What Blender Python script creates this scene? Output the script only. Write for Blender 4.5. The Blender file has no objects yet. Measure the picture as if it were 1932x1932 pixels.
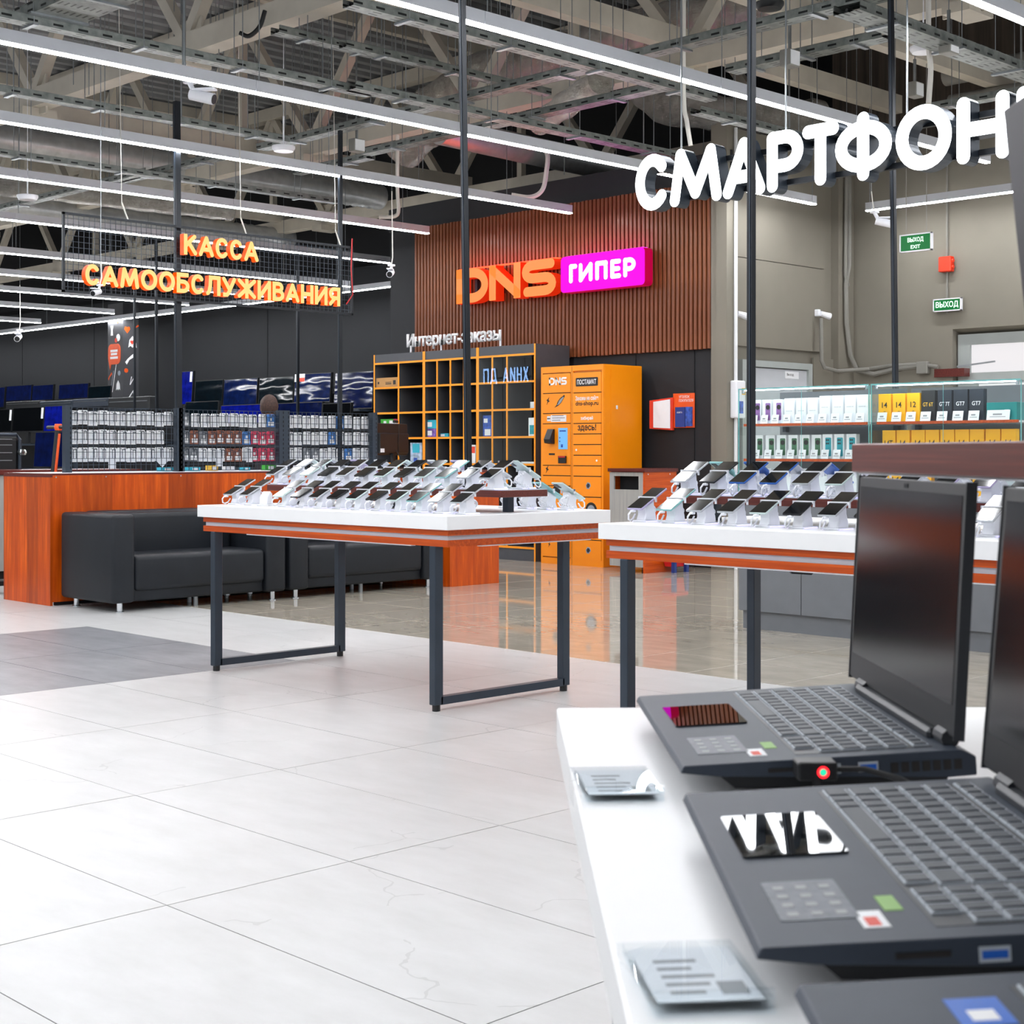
import bpy, bmesh, math, random
from mathutils import Vector, Matrix
random.seed(7)
scene = bpy.context.scene
COL = scene.collection

# ------------------------------------------------------------------ camera, world, exposure
TH = math.radians(44.46); CS, SN = math.cos(TH), math.sin(TH)
CAMZ, F, CX, HY = 1.25, 2860.0, 966.0, 853.0
cam_data = bpy.data.cameras.new('camera')
cam = bpy.data.objects.new('camera', cam_data); COL.objects.link(cam)
cam.location = (0, 0, CAMZ); cam.rotation_euler = (math.radians(90), 0, -TH)
cam_data.sensor_width = 36.0; cam_data.lens = F / 1932 * 36.0
cam_data.shift_y = -(966 - HY) / 1932
cam_data.clip_start = 0.05; cam_data.clip_end = 200
cam_data.dof.use_dof = True; cam_data.dof.focus_distance = 8.0; cam_data.dof.aperture_fstop = 22
scene.camera = cam
world = bpy.data.worlds.new('world'); scene.world = world; world.use_nodes = True
WB = world.node_tree.nodes['Background']
WB.inputs[0].default_value = (0.95, 0.97, 1.0, 1); WB.inputs[1].default_value = 0.55
scene.view_settings.view_transform = 'Standard'; scene.view_settings.look = 'None'
scene.view_settings.exposure = 0.2; scene.view_settings.gamma = 1.0
scene.view_settings.use_curve_mapping = False
STRIP = 62.0           # radiance of the LED strip lights
scene.cycles.max_bounces = 10
scene.cycles.use_denoising = True

# ------------------------------------------------------------------ projection helpers (photo pixel -> building point)
def P(px, py, D):
    X = (px - CX) / F * D
    return Vector((X * CS + D * SN, -X * SN + D * CS, CAMZ - (py - HY) / F * D))
def onx(px, py, x): return P(px, py, x / ((px - CX) / F * CS + SN))
def ony(px, py, y): return P(px, py, y / (CS - (px - CX) / F * SN))
def onz(px, py, z): return P(px, py, (CAMZ - z) * F / (py - HY))
def cw(X, D, z): return Vector((X * CS + D * SN, -X * SN + D * CS, z))   # right/forward of the shop visitor
def proj(p):
    X = p[0] * CS - p[1] * SN; D = p[0] * SN + p[1] * CS
    if D < .05: return (9999, 9999)
    return (CX + F * X / D, HY + F * (CAMZ - p[2]) / D)
ORD = ['first', 'second', 'third', 'fourth', 'fifth', 'sixth', 'seventh', 'eighth', 'ninth', 'tenth', 'eleventh', 'twelfth', 'thirteenth', 'fourteenth']

# ------------------------------------------------------------------ materials
def lin(c):
    r = []
    for v in c[:3]:
        v = v / 255.0
        r.append(v / 12.92 if v <= .04045 else ((v + .055) / 1.055) ** 2.4)
    return (*r, 1.0)
class NT:
    def __init__(s, name):
        s.m = bpy.data.materials.new(name); s.m.use_nodes = True
        s.t = s.m.node_tree; s.b = s.t.nodes['Principled BSDF']
    def n(s, kind, **kw):
        nd = s.t.nodes.new('ShaderNode' + kind)
        for k, v in kw.items(): setattr(nd, k, v)
        return nd
    def l(s, a, b): s.t.links.new(a, b)
    def math(s, op, a, b=None):
        nd = s.n('Math', operation=op)
        for i, v in enumerate((a, b)):
            if v is None: continue
            if isinstance(v, (int, float)): nd.inputs[i].default_value = v
            else: s.l(v, nd.inputs[i])
        return nd.outputs[0]
    def coords(s, scale=(1, 1, 1), kind='Object'):
        tc = s.n('TexCoord'); mp = s.n('Mapping'); mp.inputs['Scale'].default_value = scale
        s.l(tc.outputs[kind], mp.inputs[0]); return mp.outputs[0]
    def noise(s, vec, scale, detail=3, rough=.5):
        nd = s.n('TexNoise'); nd.inputs['Scale'].default_value = scale; nd.inputs['Detail'].default_value = detail
        nd.inputs['Roughness'].default_value = rough; s.l(vec, nd.inputs['Vector']); return nd.outputs[0]
    def ramp(s, fac, stops):
        nd = s.n('ValToRGB'); e = nd.color_ramp.elements
        while len(e) < len(stops): e.new(.5)
        for k, (p, c) in enumerate(stops): e[k].position = p; e[k].color = c
        s.l(fac, nd.inputs[0]); return nd.outputs[0]
    def mix(s, fac, a, b, mode='MIX'):
        nd = s.n('Mix', data_type='RGBA', blend_type=mode)
        for sock, v in ((nd.inputs[0], fac), (nd.inputs[6], a), (nd.inputs[7], b)):
            if isinstance(v, (int, float, tuple)): sock.default_value = v
            else: s.l(v, sock)
        return nd.outputs[2]
    def bump(s, h, strength=.2, dist=.01):
        nd = s.n('Bump'); nd.inputs['Strength'].default_value = strength; nd.inputs['Distance'].default_value = dist
        s.l(h, nd.inputs['Height']); s.l(nd.outputs[0], s.b.inputs['Normal'])
M = {}
def mat(name, col, rough=.5, metal=0.0, var=.06, nscale=8.0, coat=0, spec=.5, bump=0, bscale=60):
    t = NT(name); c = lin(col)
    v = t.noise(t.coords(), nscale, 3)
    lo = tuple(x * (1 - var) for x in c[:3]) + (1,); hi = tuple(min(1, x * (1 + var)) for x in c[:3]) + (1,)
    t.l(t.ramp(v, [(.3, lo), (.7, hi)]), t.b.inputs['Base Color'])
    t.b.inputs['Roughness'].default_value = rough; t.b.inputs['Metallic'].default_value = metal
    t.b.inputs['Specular IOR Level'].default_value = spec
    t.b.inputs['Coat Weight'].default_value = coat
    if bump: t.bump(t.noise(t.coords(), bscale, 4), bump, .004)
    M[name] = t.m; return t.m
def emit(name, col, strength, base=(20, 20, 20), rough=.4):
    t = NT(name); t.b.inputs['Base Color'].default_value = lin(base)
    t.b.inputs['Emission Color'].default_value = lin(col); t.b.inputs['Emission Strength'].default_value = strength
    t.b.inputs['Roughness'].default_value = rough; t.b.inputs['Specular IOR Level'].default_value = .2
    M[name] = t.m; return t.m
def wood(name, a, b, axis='z', rough=.35, planks=0, stretch=14, coat=0.1, fine=1.0):
    t = NT(name)
    sc = [stretch, stretch, stretch]; sc['xyz'.index(axis)] = 0.8
    v = t.noise(t.coords(tuple(sc)), 2.2 * fine, 6, .6)
    col = t.ramp(v, [(.3, lin(a)), (.55, lin([(p + q) / 2 for p, q in zip(a, b)])), (.72, lin(b))])
    if planks:
        tc = t.n('TexCoord'); sp = t.n('SeparateXYZ'); t.l(tc.outputs['Object'], sp.inputs[0])
        u = t.math('ADD', sp.outputs[0], t.math('MULTIPLY', sp.outputs[1], 1.37))
        fl = t.math('FLOOR', t.math('MULTIPLY', u, planks))
        wn = t.n('TexWhiteNoise', noise_dimensions='1D'); t.l(fl, wn.inputs['W'])
        f = t.math('ADD', t.math('MULTIPLY', wn.outputs[0], .45), .72)
        cmb = t.n('CombineColor')
        for i in range(3): t.l(f, cmb.inputs[i])
        col = t.mix(1.0, col, cmb.outputs[0], 'MULTIPLY')
    t.l(col, t.b.inputs['Base Color']); t.b.inputs['Roughness'].default_value = rough
    t.b.inputs['Coat Weight'].default_value = coat; t.b.inputs['Coat Roughness'].default_value = .2
    t.b.inputs['Specular IOR Level'].default_value = .35
    M[name] = t.m; return t.m

wood('counter_wood', (170, 60, 4), (228, 102, 14), 'z', planks=3.7, stretch=11, coat=0)
wood('edge_wood', (172, 62, 10), (222, 98, 28), 'y', stretch=30, coat=0)
wood('edge_wood_x', (150, 48, 14), (192, 78, 30), 'x', stretch=30)
wood('dark_top', (82, 30, 26), (112, 46, 38), 'x', stretch=30)
wood('riser_wood', (84, 36, 30), (120, 56, 46), 'y', stretch=60, fine=1.5)
wood('slat_wood', (96, 48, 24), (170, 100, 60), 'z', rough=.5, stretch=30)
wood('grey_wood', (150, 152, 150), (178, 178, 172), 'z', rough=.5, stretch=18)
wood('bin_wood', (176, 62, 8), (228, 102, 26), 'y', stretch=14, coat=0)
mat('white_top', (246, 247, 248), .3, var=.01)
mat('white_plastic', (238, 240, 246), .35, var=.01)
mat('white_paint', (232, 234, 236), .5, var=.02)
mat('white_card', (238, 240, 244), .45, var=.015)
mat('dark_metal', (50, 60, 72), .38, .3, var=.08)
mat('pole_black', (30, 34, 40), .35, .4)
mat('black_plastic', (16, 18, 21), .4)
mat('black_matte', (20, 22, 25), .7)
mat('grey_strip', (196, 202, 212), .5, var=.02)
mat('leather', (27, 31, 37), .45, spec=.35, var=.12, nscale=5, bump=.12, bscale=220)
mat('chrome', (220, 225, 230), .12, 1.0, var=.02)
mat('steel', (150, 155, 158), .35, .9, var=.15)
mat('duct_steel', (190, 192, 192), .32, .55, var=.12)
mat('galvanised', (128, 134, 132), .42, .75, var=.25, nscale=14)
mat('cream_steel', (197, 190, 176), .55, var=.1, nscale=3)
mat('deck_grey', (140, 142, 144), .5, .1, var=.25, nscale=1.5)
mat('fixture_grey', (208, 211, 218), .45, .15, var=.02)
mat('orange', (255, 150, 0), .42, var=.02)
mat('orange_edge', (255, 158, 14), .45, var=.02)
mat('cabinet_grey', (72, 74, 80), .5, var=.06)
mat('cabinet_dark', (66, 67, 71), .6, var=.05)
mat('base_grey', (112, 116, 122), .5, var=.04)
mat('wall_dark', (17, 20, 25), .8, var=.08, nscale=2)
mat('wall_black', (26, 28, 33), .75, var=.08)
mat('wall_beige', (128, 123, 112), .85, var=.05, nscale=1.5)
mat('door_grey', (190, 194, 200), .5, var=.02)
mat('frame_grey', (160, 166, 164), .5, var=.03)
mat('pipe_grey', (132, 130, 124), .5)
mat('cable_white', (225, 222, 214), .5)
mat('cable_black', (18, 18, 20), .5)
mat('red_box', (228, 58, 26), .45)
mat('gold', (255, 186, 2), .35, var=.02)
mat('box_navy', (32, 40, 52), .4)
mat('box_black', (30, 31, 34), .4)
mat('box_teal', (0, 132, 132), .4)
mat('print_black', (24, 20, 18), .5)
mat('print_white', (245, 246, 248), .5)
mat('print_gold', (240, 190, 60), .5)
mat('print_grey', (150, 152, 156), .5)
mat('pic_purple', (140, 96, 160), .35, var=.3, nscale=30)
mat('pic_green', (62, 110, 80), .35, var=.3, nscale=30)
mat('pic_teal', (20, 150, 165), .35, var=.2, nscale=30)
mat('cardboard', (190, 145, 92), .8)
mat('box_green', (60, 175, 50), .5); mat('box_pink', (190, 40, 90), .5); mat('box_cyan', (40, 175, 200), .5)
mat('box_blue', (44, 84, 175), .5, var=.5, nscale=25); mat('box_violet', (120, 90, 175), .5, var=.6, nscale=20)
mat('bag_print', (170, 190, 215), .5, var=.5, nscale=18); mat('red_print', (226, 70, 50), .5)
mat('leather_blue', (30, 62, 140), .5); mat('red_plastic', (205, 30, 35), .4); mat('blue_plastic', (28, 58, 130), .4)
mat('orange_plastic', (238, 90, 30), .4)
mat('paper', (226, 230, 236), .7, var=.03)
mat('laptop_grey', (56, 64, 76), .48, .1, spec=.35, var=.04, nscale=40)
mat('laptop_dark', (44, 47, 52), .4, .2)
mat('laptop_bezel', (26, 28, 31), .45)
mat('key_dark', (70, 75, 82), .5); mat('key_edge', (186, 194, 202), .5)
mat('purple_lid', (30, 26, 37), .5, .2, var=.03)
mat('usb_blue', (20, 96, 200), .4)
mat('sticker_green', (140, 185, 100), .5); mat('sticker_blue', (20, 100, 200), .4); mat('sticker_pale', (100, 106, 115), .45, var=.2, nscale=160)
mat('skin', (190, 140, 115), .55); mat('hair', (62, 42, 34), .7, var=.4, nscale=50); mat('shirt', (48, 46, 52), .8)
mat('packet_white', (240, 242, 244), .4, var=.04, nscale=30); mat('packet_grey', (120, 124, 130), .35, var=.4, nscale=40)
mat('packet_brown', (140, 84, 62), .5, var=.5, nscale=30); mat('packet_red', (205, 60, 90), .4, var=.25, nscale=30)
mat('packet_blue', (62, 120, 190), .4, var=.3, nscale=30); mat('packet_print', (96, 100, 108), .5)
mat('phone_silver', (196, 200, 206), .3, .5); mat('phone_black', (24, 26, 30), .3, .3); mat('phone_teal', (140, 192, 192), .3, .2)
mat('phone_blue', (44, 96, 180), .3, .2); mat('phone_lilac', (180, 170, 205), .3, .2); mat('phone_mint', (204, 222, 220), .3, .2)
mat('seam', (20, 22, 25), .9)
mat('grey_sticker', (150, 160, 172), .5)
mat('black_void', (16, 17, 20), .9)
emit('strip_glow', (249, 250, 253), STRIP)
emit('white_face', (246, 250, 255), 3.2, (240, 240, 240))
emit('cash_face', (255, 206, 128), 1.1, (60, 40, 20))
emit('cash_side', (255, 88, 8), .85, (120, 40, 10))
emit('logo_face', (255, 136, 62), 1.0, (60, 40, 20))
emit('logo_side', (225, 40, 8), .7, (120, 30, 10))
emit('pink_face', (246, 0, 226), 1.0, (20, 0, 18), .9)
emit('pink_side', (205, 0, 70), .5, (120, 0, 40))
emit('red_top', (255, 40, 20), 9.0)
emit('pink_topglow', (240, 20, 230), 9.0)
emit('pink_text', (255, 255, 255), 2.2, (240, 240, 240))
emit('exit_green', (14, 112, 48), .55, (6, 80, 40))
emit('exit_letter', (225, 255, 235), 1.2, (200, 230, 210))
emit('kiosk_screen', (120, 190, 255), .9)
emit('red_led', (255, 30, 40), 3.0)
emit('green_led', (60, 255, 200), .8)
emit('base_glow', (170, 160, 255), 1.2, (230, 230, 245))
emit('sign_blue', (150, 195, 255), 16.0)
emit('shelf_led', (235, 245, 255), 14.0)

def screen_mat(name, col, strength, wobble=0, rough=.06, lines=False):
    t = NT(name)
    t.b.inputs['Base Color'].default_value = lin((8, 10, 13)); t.b.inputs['Roughness'].default_value = rough
    if strength:
        v = t.noise(t.coords((1, 1, 1)), 7, 4, .6)
        dark = tuple(x * .35 for x in lin(col)[:3]) + (1,)
        t.l(t.ramp(v, [(.35, dark), (.75, lin(col))]), t.b.inputs['Emission Color'])
        t.b.inputs['Emission Strength'].default_value = strength
    if wobble: t.bump(t.noise(t.coords((1, 1, 2.4)), 1.5, 1), wobble, .1)
    M[name] = t.m; return t.m
screen_mat('screen_off', (10, 10, 12), 0)
screen_mat('screen_laptop', (10, 10, 12), 0, rough=.12)
screen_mat('screen_blue', (10, 46, 130), .4, .09)
screen_mat('screen_deepblue', (8, 30, 104), .45, .09)
screen_mat('screen_bright_blue', (8, 30, 190), .6, .09)
screen_mat('screen_teal', (10, 50, 66), .16, .09)
screen_mat('screen_black', (10, 12, 16), .05, .09)
screen_mat('pad_mirror', (10, 14, 22), 0, rough=.02)
M['pad_mirror'].node_tree.nodes['Principled BSDF'].inputs['Specular IOR Level'].default_value = 1.0

def floor_mat(name, a, b, rough, vein=.12, spec=.5):
    t = NT(name); t.b.inputs['Specular IOR Level'].default_value = spec; oi = t.n('ObjectInfo')
    tc = t.n('TexCoord'); add = t.n('VectorMath', operation='ADD'); t.l(tc.outputs['Object'], add.inputs[0])
    cmb = t.n('CombineXYZ'); r = t.math('MULTIPLY', oi.outputs['Random'], 37.0)
    t.l(r, cmb.inputs[0]); t.l(r, cmb.inputs[1]); t.l(cmb.outputs[0], add.inputs[1])
    vec = add.outputs[0]
    mp = t.n('Mapping'); mp.inputs['Scale'].default_value = (2.6, 1.0, 1); t.l(vec, mp.inputs[0])
    v = t.noise(mp.outputs[0], 3.0, 6, .62)
    col = t.ramp(v, [(.3, lin(a)), (.7, lin(b))])
    wob = t.n('TexNoise'); wob.inputs['Scale'].default_value = 2.5; wob.inputs['Detail'].default_value = 4; t.l(vec, wob.inputs['Vector'])
    mv = t.n('VectorMath', operation='ADD'); t.l(vec, mv.inputs[0])
    sc = t.n('VectorMath', operation='SCALE'); sc.inputs['Scale'].default_value = .5; t.l(wob.outputs[1], sc.inputs[0]); t.l(sc.outputs[0], mv.inputs[1])
    vo = t.n('TexVoronoi', feature='DISTANCE_TO_EDGE'); vo.inputs['Scale'].default_value = 1.1; t.l(mv.outputs[0], vo.inputs['Vector'])
    crack = t.math('LESS_THAN', vo.outputs['Distance'], .0045)
    n2 = t.math('GREATER_THAN', t.noise(vec, 1.7, 2), .54)
    crack = t.math('MULTIPLY', t.math('MULTIPLY', crack, n2), vein)
    dk = tuple(x * .55 for x in lin(a)[:3]) + (1,)
    col = t.mix(crack, col, dk)
    t.l(col, t.b.inputs['Base Color']); t.b.inputs['Roughness'].default_value = rough
    M[name] = t.m
floor_mat('tile_white', (190, 190, 189), (201, 201, 201), .32, .3, .3)
floor_mat('tile_grey', (112, 114, 118), (138, 140, 145), .35, .1, .3)
floor_mat('tile_beige', (168, 160, 146), (190, 182, 168), .045, 0, .55)
mat('grout_dark', (96, 98, 98), .8); mat('grout_light', (246, 242, 234), .7)

def foil_mat():
    t = NT('foil'); v = t.noise(t.coords(), 9, 8, .75)
    t.l(t.ramp(v, [(.3, lin((170, 166, 158))), (.7, lin((240, 237, 230)))]), t.b.inputs['Base Color'])
    t.b.inputs['Metallic'].default_value = .75; t.b.inputs['Roughness'].default_value = .26
    t.bump(v, 1.0, .08); M['foil'] = t.m
foil_mat()
def corr_mat():
    t = NT('brown_sheet')
    sc = t.coords((1, 6, .25)); v = t.noise(sc, 3, 4)
    t.l(t.ramp(v, [(.3, lin((52, 44, 38))), (.7, lin((84, 74, 64)))]), t.b.inputs['Base Color'])
    t.b.inputs['Roughness'].default_value = .7; M['brown_sheet'] = t.m
corr_mat()
def perforated(name, vertical_axis):
    # slots punched along the length (local x); vertical_axis picks the face the row of slots sits in
    t = NT(name); tc = t.n('TexCoord'); sp = t.n('SeparateXYZ'); t.l(tc.outputs['Object'], sp.inputs[0])
    fr = t.math('FRACT', t.math('MULTIPLY', sp.outputs[0], 5.0))
    a = t.math('LESS_THAN', fr, .4)
    w = t.math('ABSOLUTE', t.math('SUBTRACT', t.math('FRACT', t.math('MULTIPLY', sp.outputs[vertical_axis], 20.0)), .5))
    b = t.math('LESS_THAN', w, .16)
    m = t.math('MULTIPLY', a, b)
    v = t.noise(t.coords(), 14, 3)
    col = t.ramp(v, [(.3, lin((108, 114, 112))), (.7, lin((142, 146, 142)))])
    t.l(t.mix(m, col, lin((30, 32, 32))), t.b.inputs['Base Color'])
    t.b.inputs['Metallic'].default_value = .6; t.b.inputs['Roughness'].default_value = .42
    M[name] = t.m
perforated('tray_side', 2); perforated('tray_floor', 1)
def glass(name, tint=(252, 255, 254), ior=1.5):
    t = NT(name); out = t.t.nodes['Material Output']
    tr = t.n('BsdfTransparent'); tr.inputs[0].default_value = lin(tint)
    gl = t.n('BsdfGlossy'); gl.inputs['Roughness'].default_value = .01; gl.inputs[0].default_value = (1, 1, 1, 1)
    fr = t.n('Fresnel'); fr.inputs[0].default_value = ior; ge = t.n('NewGeometry')
    fac = t.math('MULTIPLY', fr.outputs[0], t.math('SUBTRACT', 1.0, ge.outputs['Backfacing']))
    mx = t.n('MixShader'); t.l(fac, mx.inputs[0]); t.l(tr.outputs[0], mx.inputs[1]); t.l(gl.outputs[0], mx.inputs[2])
    t.l(mx.outputs[0], out.inputs[0]); M[name] = t.m
glass('glass'); mat('glass_edge', (120, 190, 190), .1)
glass('acrylic', (252, 254, 255), 1.25)
emit('daylight', (245, 242, 244), .8, (60, 60, 62), .08)

# ------------------------------------------------------------------ mesh building
class MB:
    def __init__(s): s.v = []; s.f = []; s.mi = []; s.smooth = False
    def add(s, vs, fs, mi=0):
        o = len(s.v); s.v += [tuple(v) for v in vs]
        for f in fs: s.f.append([i + o for i in f]); s.mi.append(mi)
        return s
    def box(s, x0, y0, z0, x1, y1, z1, mi=0):
        if x0 > x1: x0, x1 = x1, x0
        if y0 > y1: y0, y1 = y1, y0
        if z0 > z1: z0, z1 = z1, z0
        return s.add([(x0, y0, z0), (x1, y0, z0), (x1, y1, z0), (x0, y1, z0), (x0, y0, z1), (x1, y0, z1), (x1, y1, z1), (x0, y1, z1)],
                     [(0, 3, 2, 1), (4, 5, 6, 7), (0, 1, 5, 4), (1, 2, 6, 5), (2, 3, 7, 6), (3, 0, 4, 7)], mi)
    def rbox(s, x0, y0, z0, x1, y1, z1, r=.01, seg=3, mi=0):
        bm = bmesh.new(); bmesh.ops.create_cube(bm, size=1)
        bmesh.ops.scale(bm, vec=(x1 - x0, y1 - y0, z1 - z0), verts=bm.verts)
        bmesh.ops.translate(bm, vec=((x0 + x1) / 2, (y0 + y1) / 2, (z0 + z1) / 2), verts=bm.verts)
        bmesh.ops.bevel(bm, geom=bm.edges[:], offset=r, segments=seg, affect='EDGES', profile=.5)
        bm.verts.index_update(); s.add([v.co[:] for v in bm.verts], [[v.index for v in f.verts] for f in bm.faces], mi); bm.free()
        return s
    def bar(s, a, b, w, h=None, mi=0, up=(0, 0, 1)):
        a, b = Vector(a), Vector(b); h = h or w; d = (b - a).normalized(); up = Vector(up)
        if abs(d.dot(up)) > .95: up = Vector((0, 1, 0))
        r = d.cross(up).normalized(); u = r.cross(d).normalized()
        vs = [p + r * (sx * w / 2) + u * (sy * h / 2) for p in (a, b) for sx, sy in ((-1, -1), (1, -1), (1, 1), (-1, 1))]
        return s.add(vs, [(0, 1, 2, 3), (7, 6, 5, 4), (0, 4, 5, 1), (1, 5, 6, 2), (2, 6, 7, 3), (3, 7, 4, 0)], mi)
    def tube(s, pts, r, n=8, mi=0, closed=False, caps=True):
        pts = [Vector(p) for p in pts]; N = len(pts); rr = r if isinstance(r, (list, tuple)) else [r] * N
        base = []
        ref = Vector((0, 0, 1))
        for i, p in enumerate(pts):
            if closed: d = pts[(i + 1) % N] - pts[i - 1]
            else: d = pts[min(i + 1, N - 1)] - pts[max(i - 1, 0)]
            d.normalize()
            if abs(d.dot(ref)) > .97: ref = Vector((1, 0, 0)) if abs(d.x) < .9 else Vector((0, 1, 0))
            a = d.cross(ref).normalized(); b = a.cross(d).normalized(); ref = b
            base.append([p + (a * math.cos(2 * math.pi * k / n) + b * math.sin(2 * math.pi * k / n)) * rr[i] for k in range(n)])
        vs = [v for ring in base for v in ring]; fs = []
        for i in range(N if closed else N - 1):
            j = (i + 1) % N
            for k in range(n): fs.append((i * n + k, i * n + (k + 1) % n, j * n + (k + 1) % n, j * n + k))
        if caps and not closed: fs += [tuple(range(n))[::-1], tuple(range((N - 1) * n, N * n))]
        s.smooth = True
        return s.add(vs, fs, mi)
    def cyl(s, a, b, r, n=16, mi=0): return s.tube([a, b], r, n, mi)
    def lathe(s, prof, n=16, c=(0, 0, 0), mi=0):
        vs = []; fs = []; m = len(prof)
        for r, z in prof:
            for k in range(n): vs.append((c[0] + r * math.cos(2 * math.pi * k / n), c[1] + r * math.sin(2 * math.pi * k / n), c[2] + z))
        for i in range(m - 1):
            for k in range(n): fs.append((i * n + k, i * n + (k + 1) % n, (i + 1) * n + (k + 1) % n, (i + 1) * n + k))
        fs += [tuple(range(n))[::-1], tuple(range((m - 1) * n, m * n))]
        s.smooth = True; return s.add(vs, fs, mi)
    def prism(s, poly, lo, hi, axis='y', mi=0):
        # poly: 2-D outline; extruded along axis
        def pt(u, v, w):
            return {'y': (u, w, v), 'x': (w, u, v), 'z': (u, v, w)}[axis]
        n = len(poly); vs = [pt(u, v, lo) for u, v in poly] + [pt(u, v, hi) for u, v in poly]
        fs = [tuple(range(n)), tuple(range(2 * n - 1, n - 1, -1))] + [(i, i + n, (i + 1) % n + n, (i + 1) % n) for i in range(n)]
        return s.add(vs, fs, mi)
    def quad(s, a, b, c, d, mi=0): return s.add([a, b, c, d], [(0, 1, 2, 3)], mi)
    def mesh(s, name, mats, bevel=0):
        me = bpy.data.meshes.new(name); me.from_pydata(s.v, [], s.f)
        for m in (mats if isinstance(mats, (list, tuple)) else [mats]): me.materials.append(M[m] if isinstance(m, str) else m)
        if any(s.mi): me.polygons.foreach_set('material_index', s.mi)
        bm = bmesh.new(); bm.from_mesh(me); bmesh.ops.recalc_face_normals(bm, faces=bm.faces)
        if bevel: bmesh.ops.bevel(bm, geom=bm.edges[:], offset=bevel, segments=1, affect='EDGES')
        bm.to_mesh(me); bm.free()
        if s.smooth:
            me.polygons.foreach_set('use_smooth', [True] * len(me.polygons))
            try: me.set_sharp_from_angle(angle=math.radians(35))
            except Exception: pass
        me.update(); return me
def link(o, parent=None):
    COL.objects.link(o)
    if parent is not None: o.parent = parent
    return o
def obj(name, mb, mats, parent=None, loc=None, rz=0, label=None, bevel=0):
    me = mb if isinstance(mb, bpy.types.Mesh) else mb.mesh(name, mats, bevel)
    o = bpy.data.objects.new(name, me)
    if loc is not None: o.location = loc
    if rz: o.rotation_euler = (0, 0, rz)
    if label: o['label'] = label
    return link(o, parent)
def tag(o, label, cat, group=None, kind=None):
    o['label'] = label; o['category'] = cat
    if group: o['group'] = group
    if kind: o['kind'] = kind
    return o
def thing(name, label, cat, loc=(0, 0, 0), rz=0, group=None):
    o = bpy.data.objects.new(name, None); o.empty_display_size = .1
    o.location = loc; o.rotation_euler = (0, 0, rz); link(o)
    return tag(o, label, cat, group)
KIDS = {}
def dup(root, loc=None, rz=None, label=None, group=None, parent=None, swap=None):
    c = root.copy(); COL.objects.link(c)
    if loc is not None: c.location = loc
    if rz is not None: c.rotation_euler = (c.rotation_euler[0], c.rotation_euler[1], rz)
    if label: c['label'] = label
    if group: c['group'] = group
    if parent is not None: c.parent = parent
    for ch in list(root.children):
        dup(ch, parent=c, swap=swap)
    if swap and c.data is not None and c.data.name in swap: c.data = swap[c.data.name]
    return c
def struct(name, mb, mats, parent=None):
    o = obj(name, mb, mats, parent)
    if parent is None: o['kind'] = 'structure'
    return o

# ------------------------------------------------------------------ lettering
def text_mesh(s, size, extrude=0, offset=0, align='LEFT', shear=0):
    cu = bpy.data.curves.new('text', 'FONT'); cu.body = s; cu.size = size; cu.extrude = extrude; cu.offset = offset
    cu.align_x = align; cu.resolution_u = 3; cu.shear = shear
    o = bpy.data.objects.new('text', cu); COL.objects.link(o)
    dg = bpy.context.evaluated_depsgraph_get(); ev = o.evaluated_get(dg)
    me = bpy.data.meshes.new_from_object(ev)
    COL.objects.unlink(o); bpy.data.objects.remove(o); bpy.data.curves.remove(cu)
    for v in me.vertices: v.co = (v.co.x, -v.co.z, v.co.y)
    me.materials.clear(); return me
def bounds(me):
    xs = [v.co.x for v in me.vertices]; zs = [v.co.z for v in me.vertices]
    return (min(xs), max(xs), min(zs), max(zs)) if xs else (0, 0, 0, 0)
def fit_text(s, w, h, offset=0, extrude=0):
    """text mesh scaled to exactly w x h, lower-left corner at the origin"""
    me = text_mesh(s, 1.0, 0, offset); a, b, c, d = bounds(me)
    for v in me.vertices: v.co = ((v.co.x - a) / (b - a) * w, 0, (v.co.z - c) / (d - c) * h)
    if extrude:
        bm = bmesh.new(); bm.from_mesh(me); g = bmesh.ops.extrude_face_region(bm, geom=bm.faces[:])
        bmesh.ops.translate(bm, vec=(0, extrude, 0), verts=[e for e in g['geom'] if isinstance(e, bmesh.types.BMVert)])
        bmesh.ops.recalc_face_normals(bm, faces=bm.faces); bm.to_mesh(me); bm.free()
    return me
def put_text(s, w, h, loc, rz, material, parent, name='lettering', offset=.02):
    me = fit_text(s, w, h, offset * .45); me.materials.append(M[material])
    return obj(name, me, None, parent, loc, rz)

def arc(cx, cy, rx, ry, a0, a1, n=14):
    return [(cx + rx * math.cos(math.radians(a0 + (a1 - a0) * k / n)), cy + ry * math.sin(math.radians(a0 + (a1 - a0) * k / n))) for k in range(n + 1)]
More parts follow.
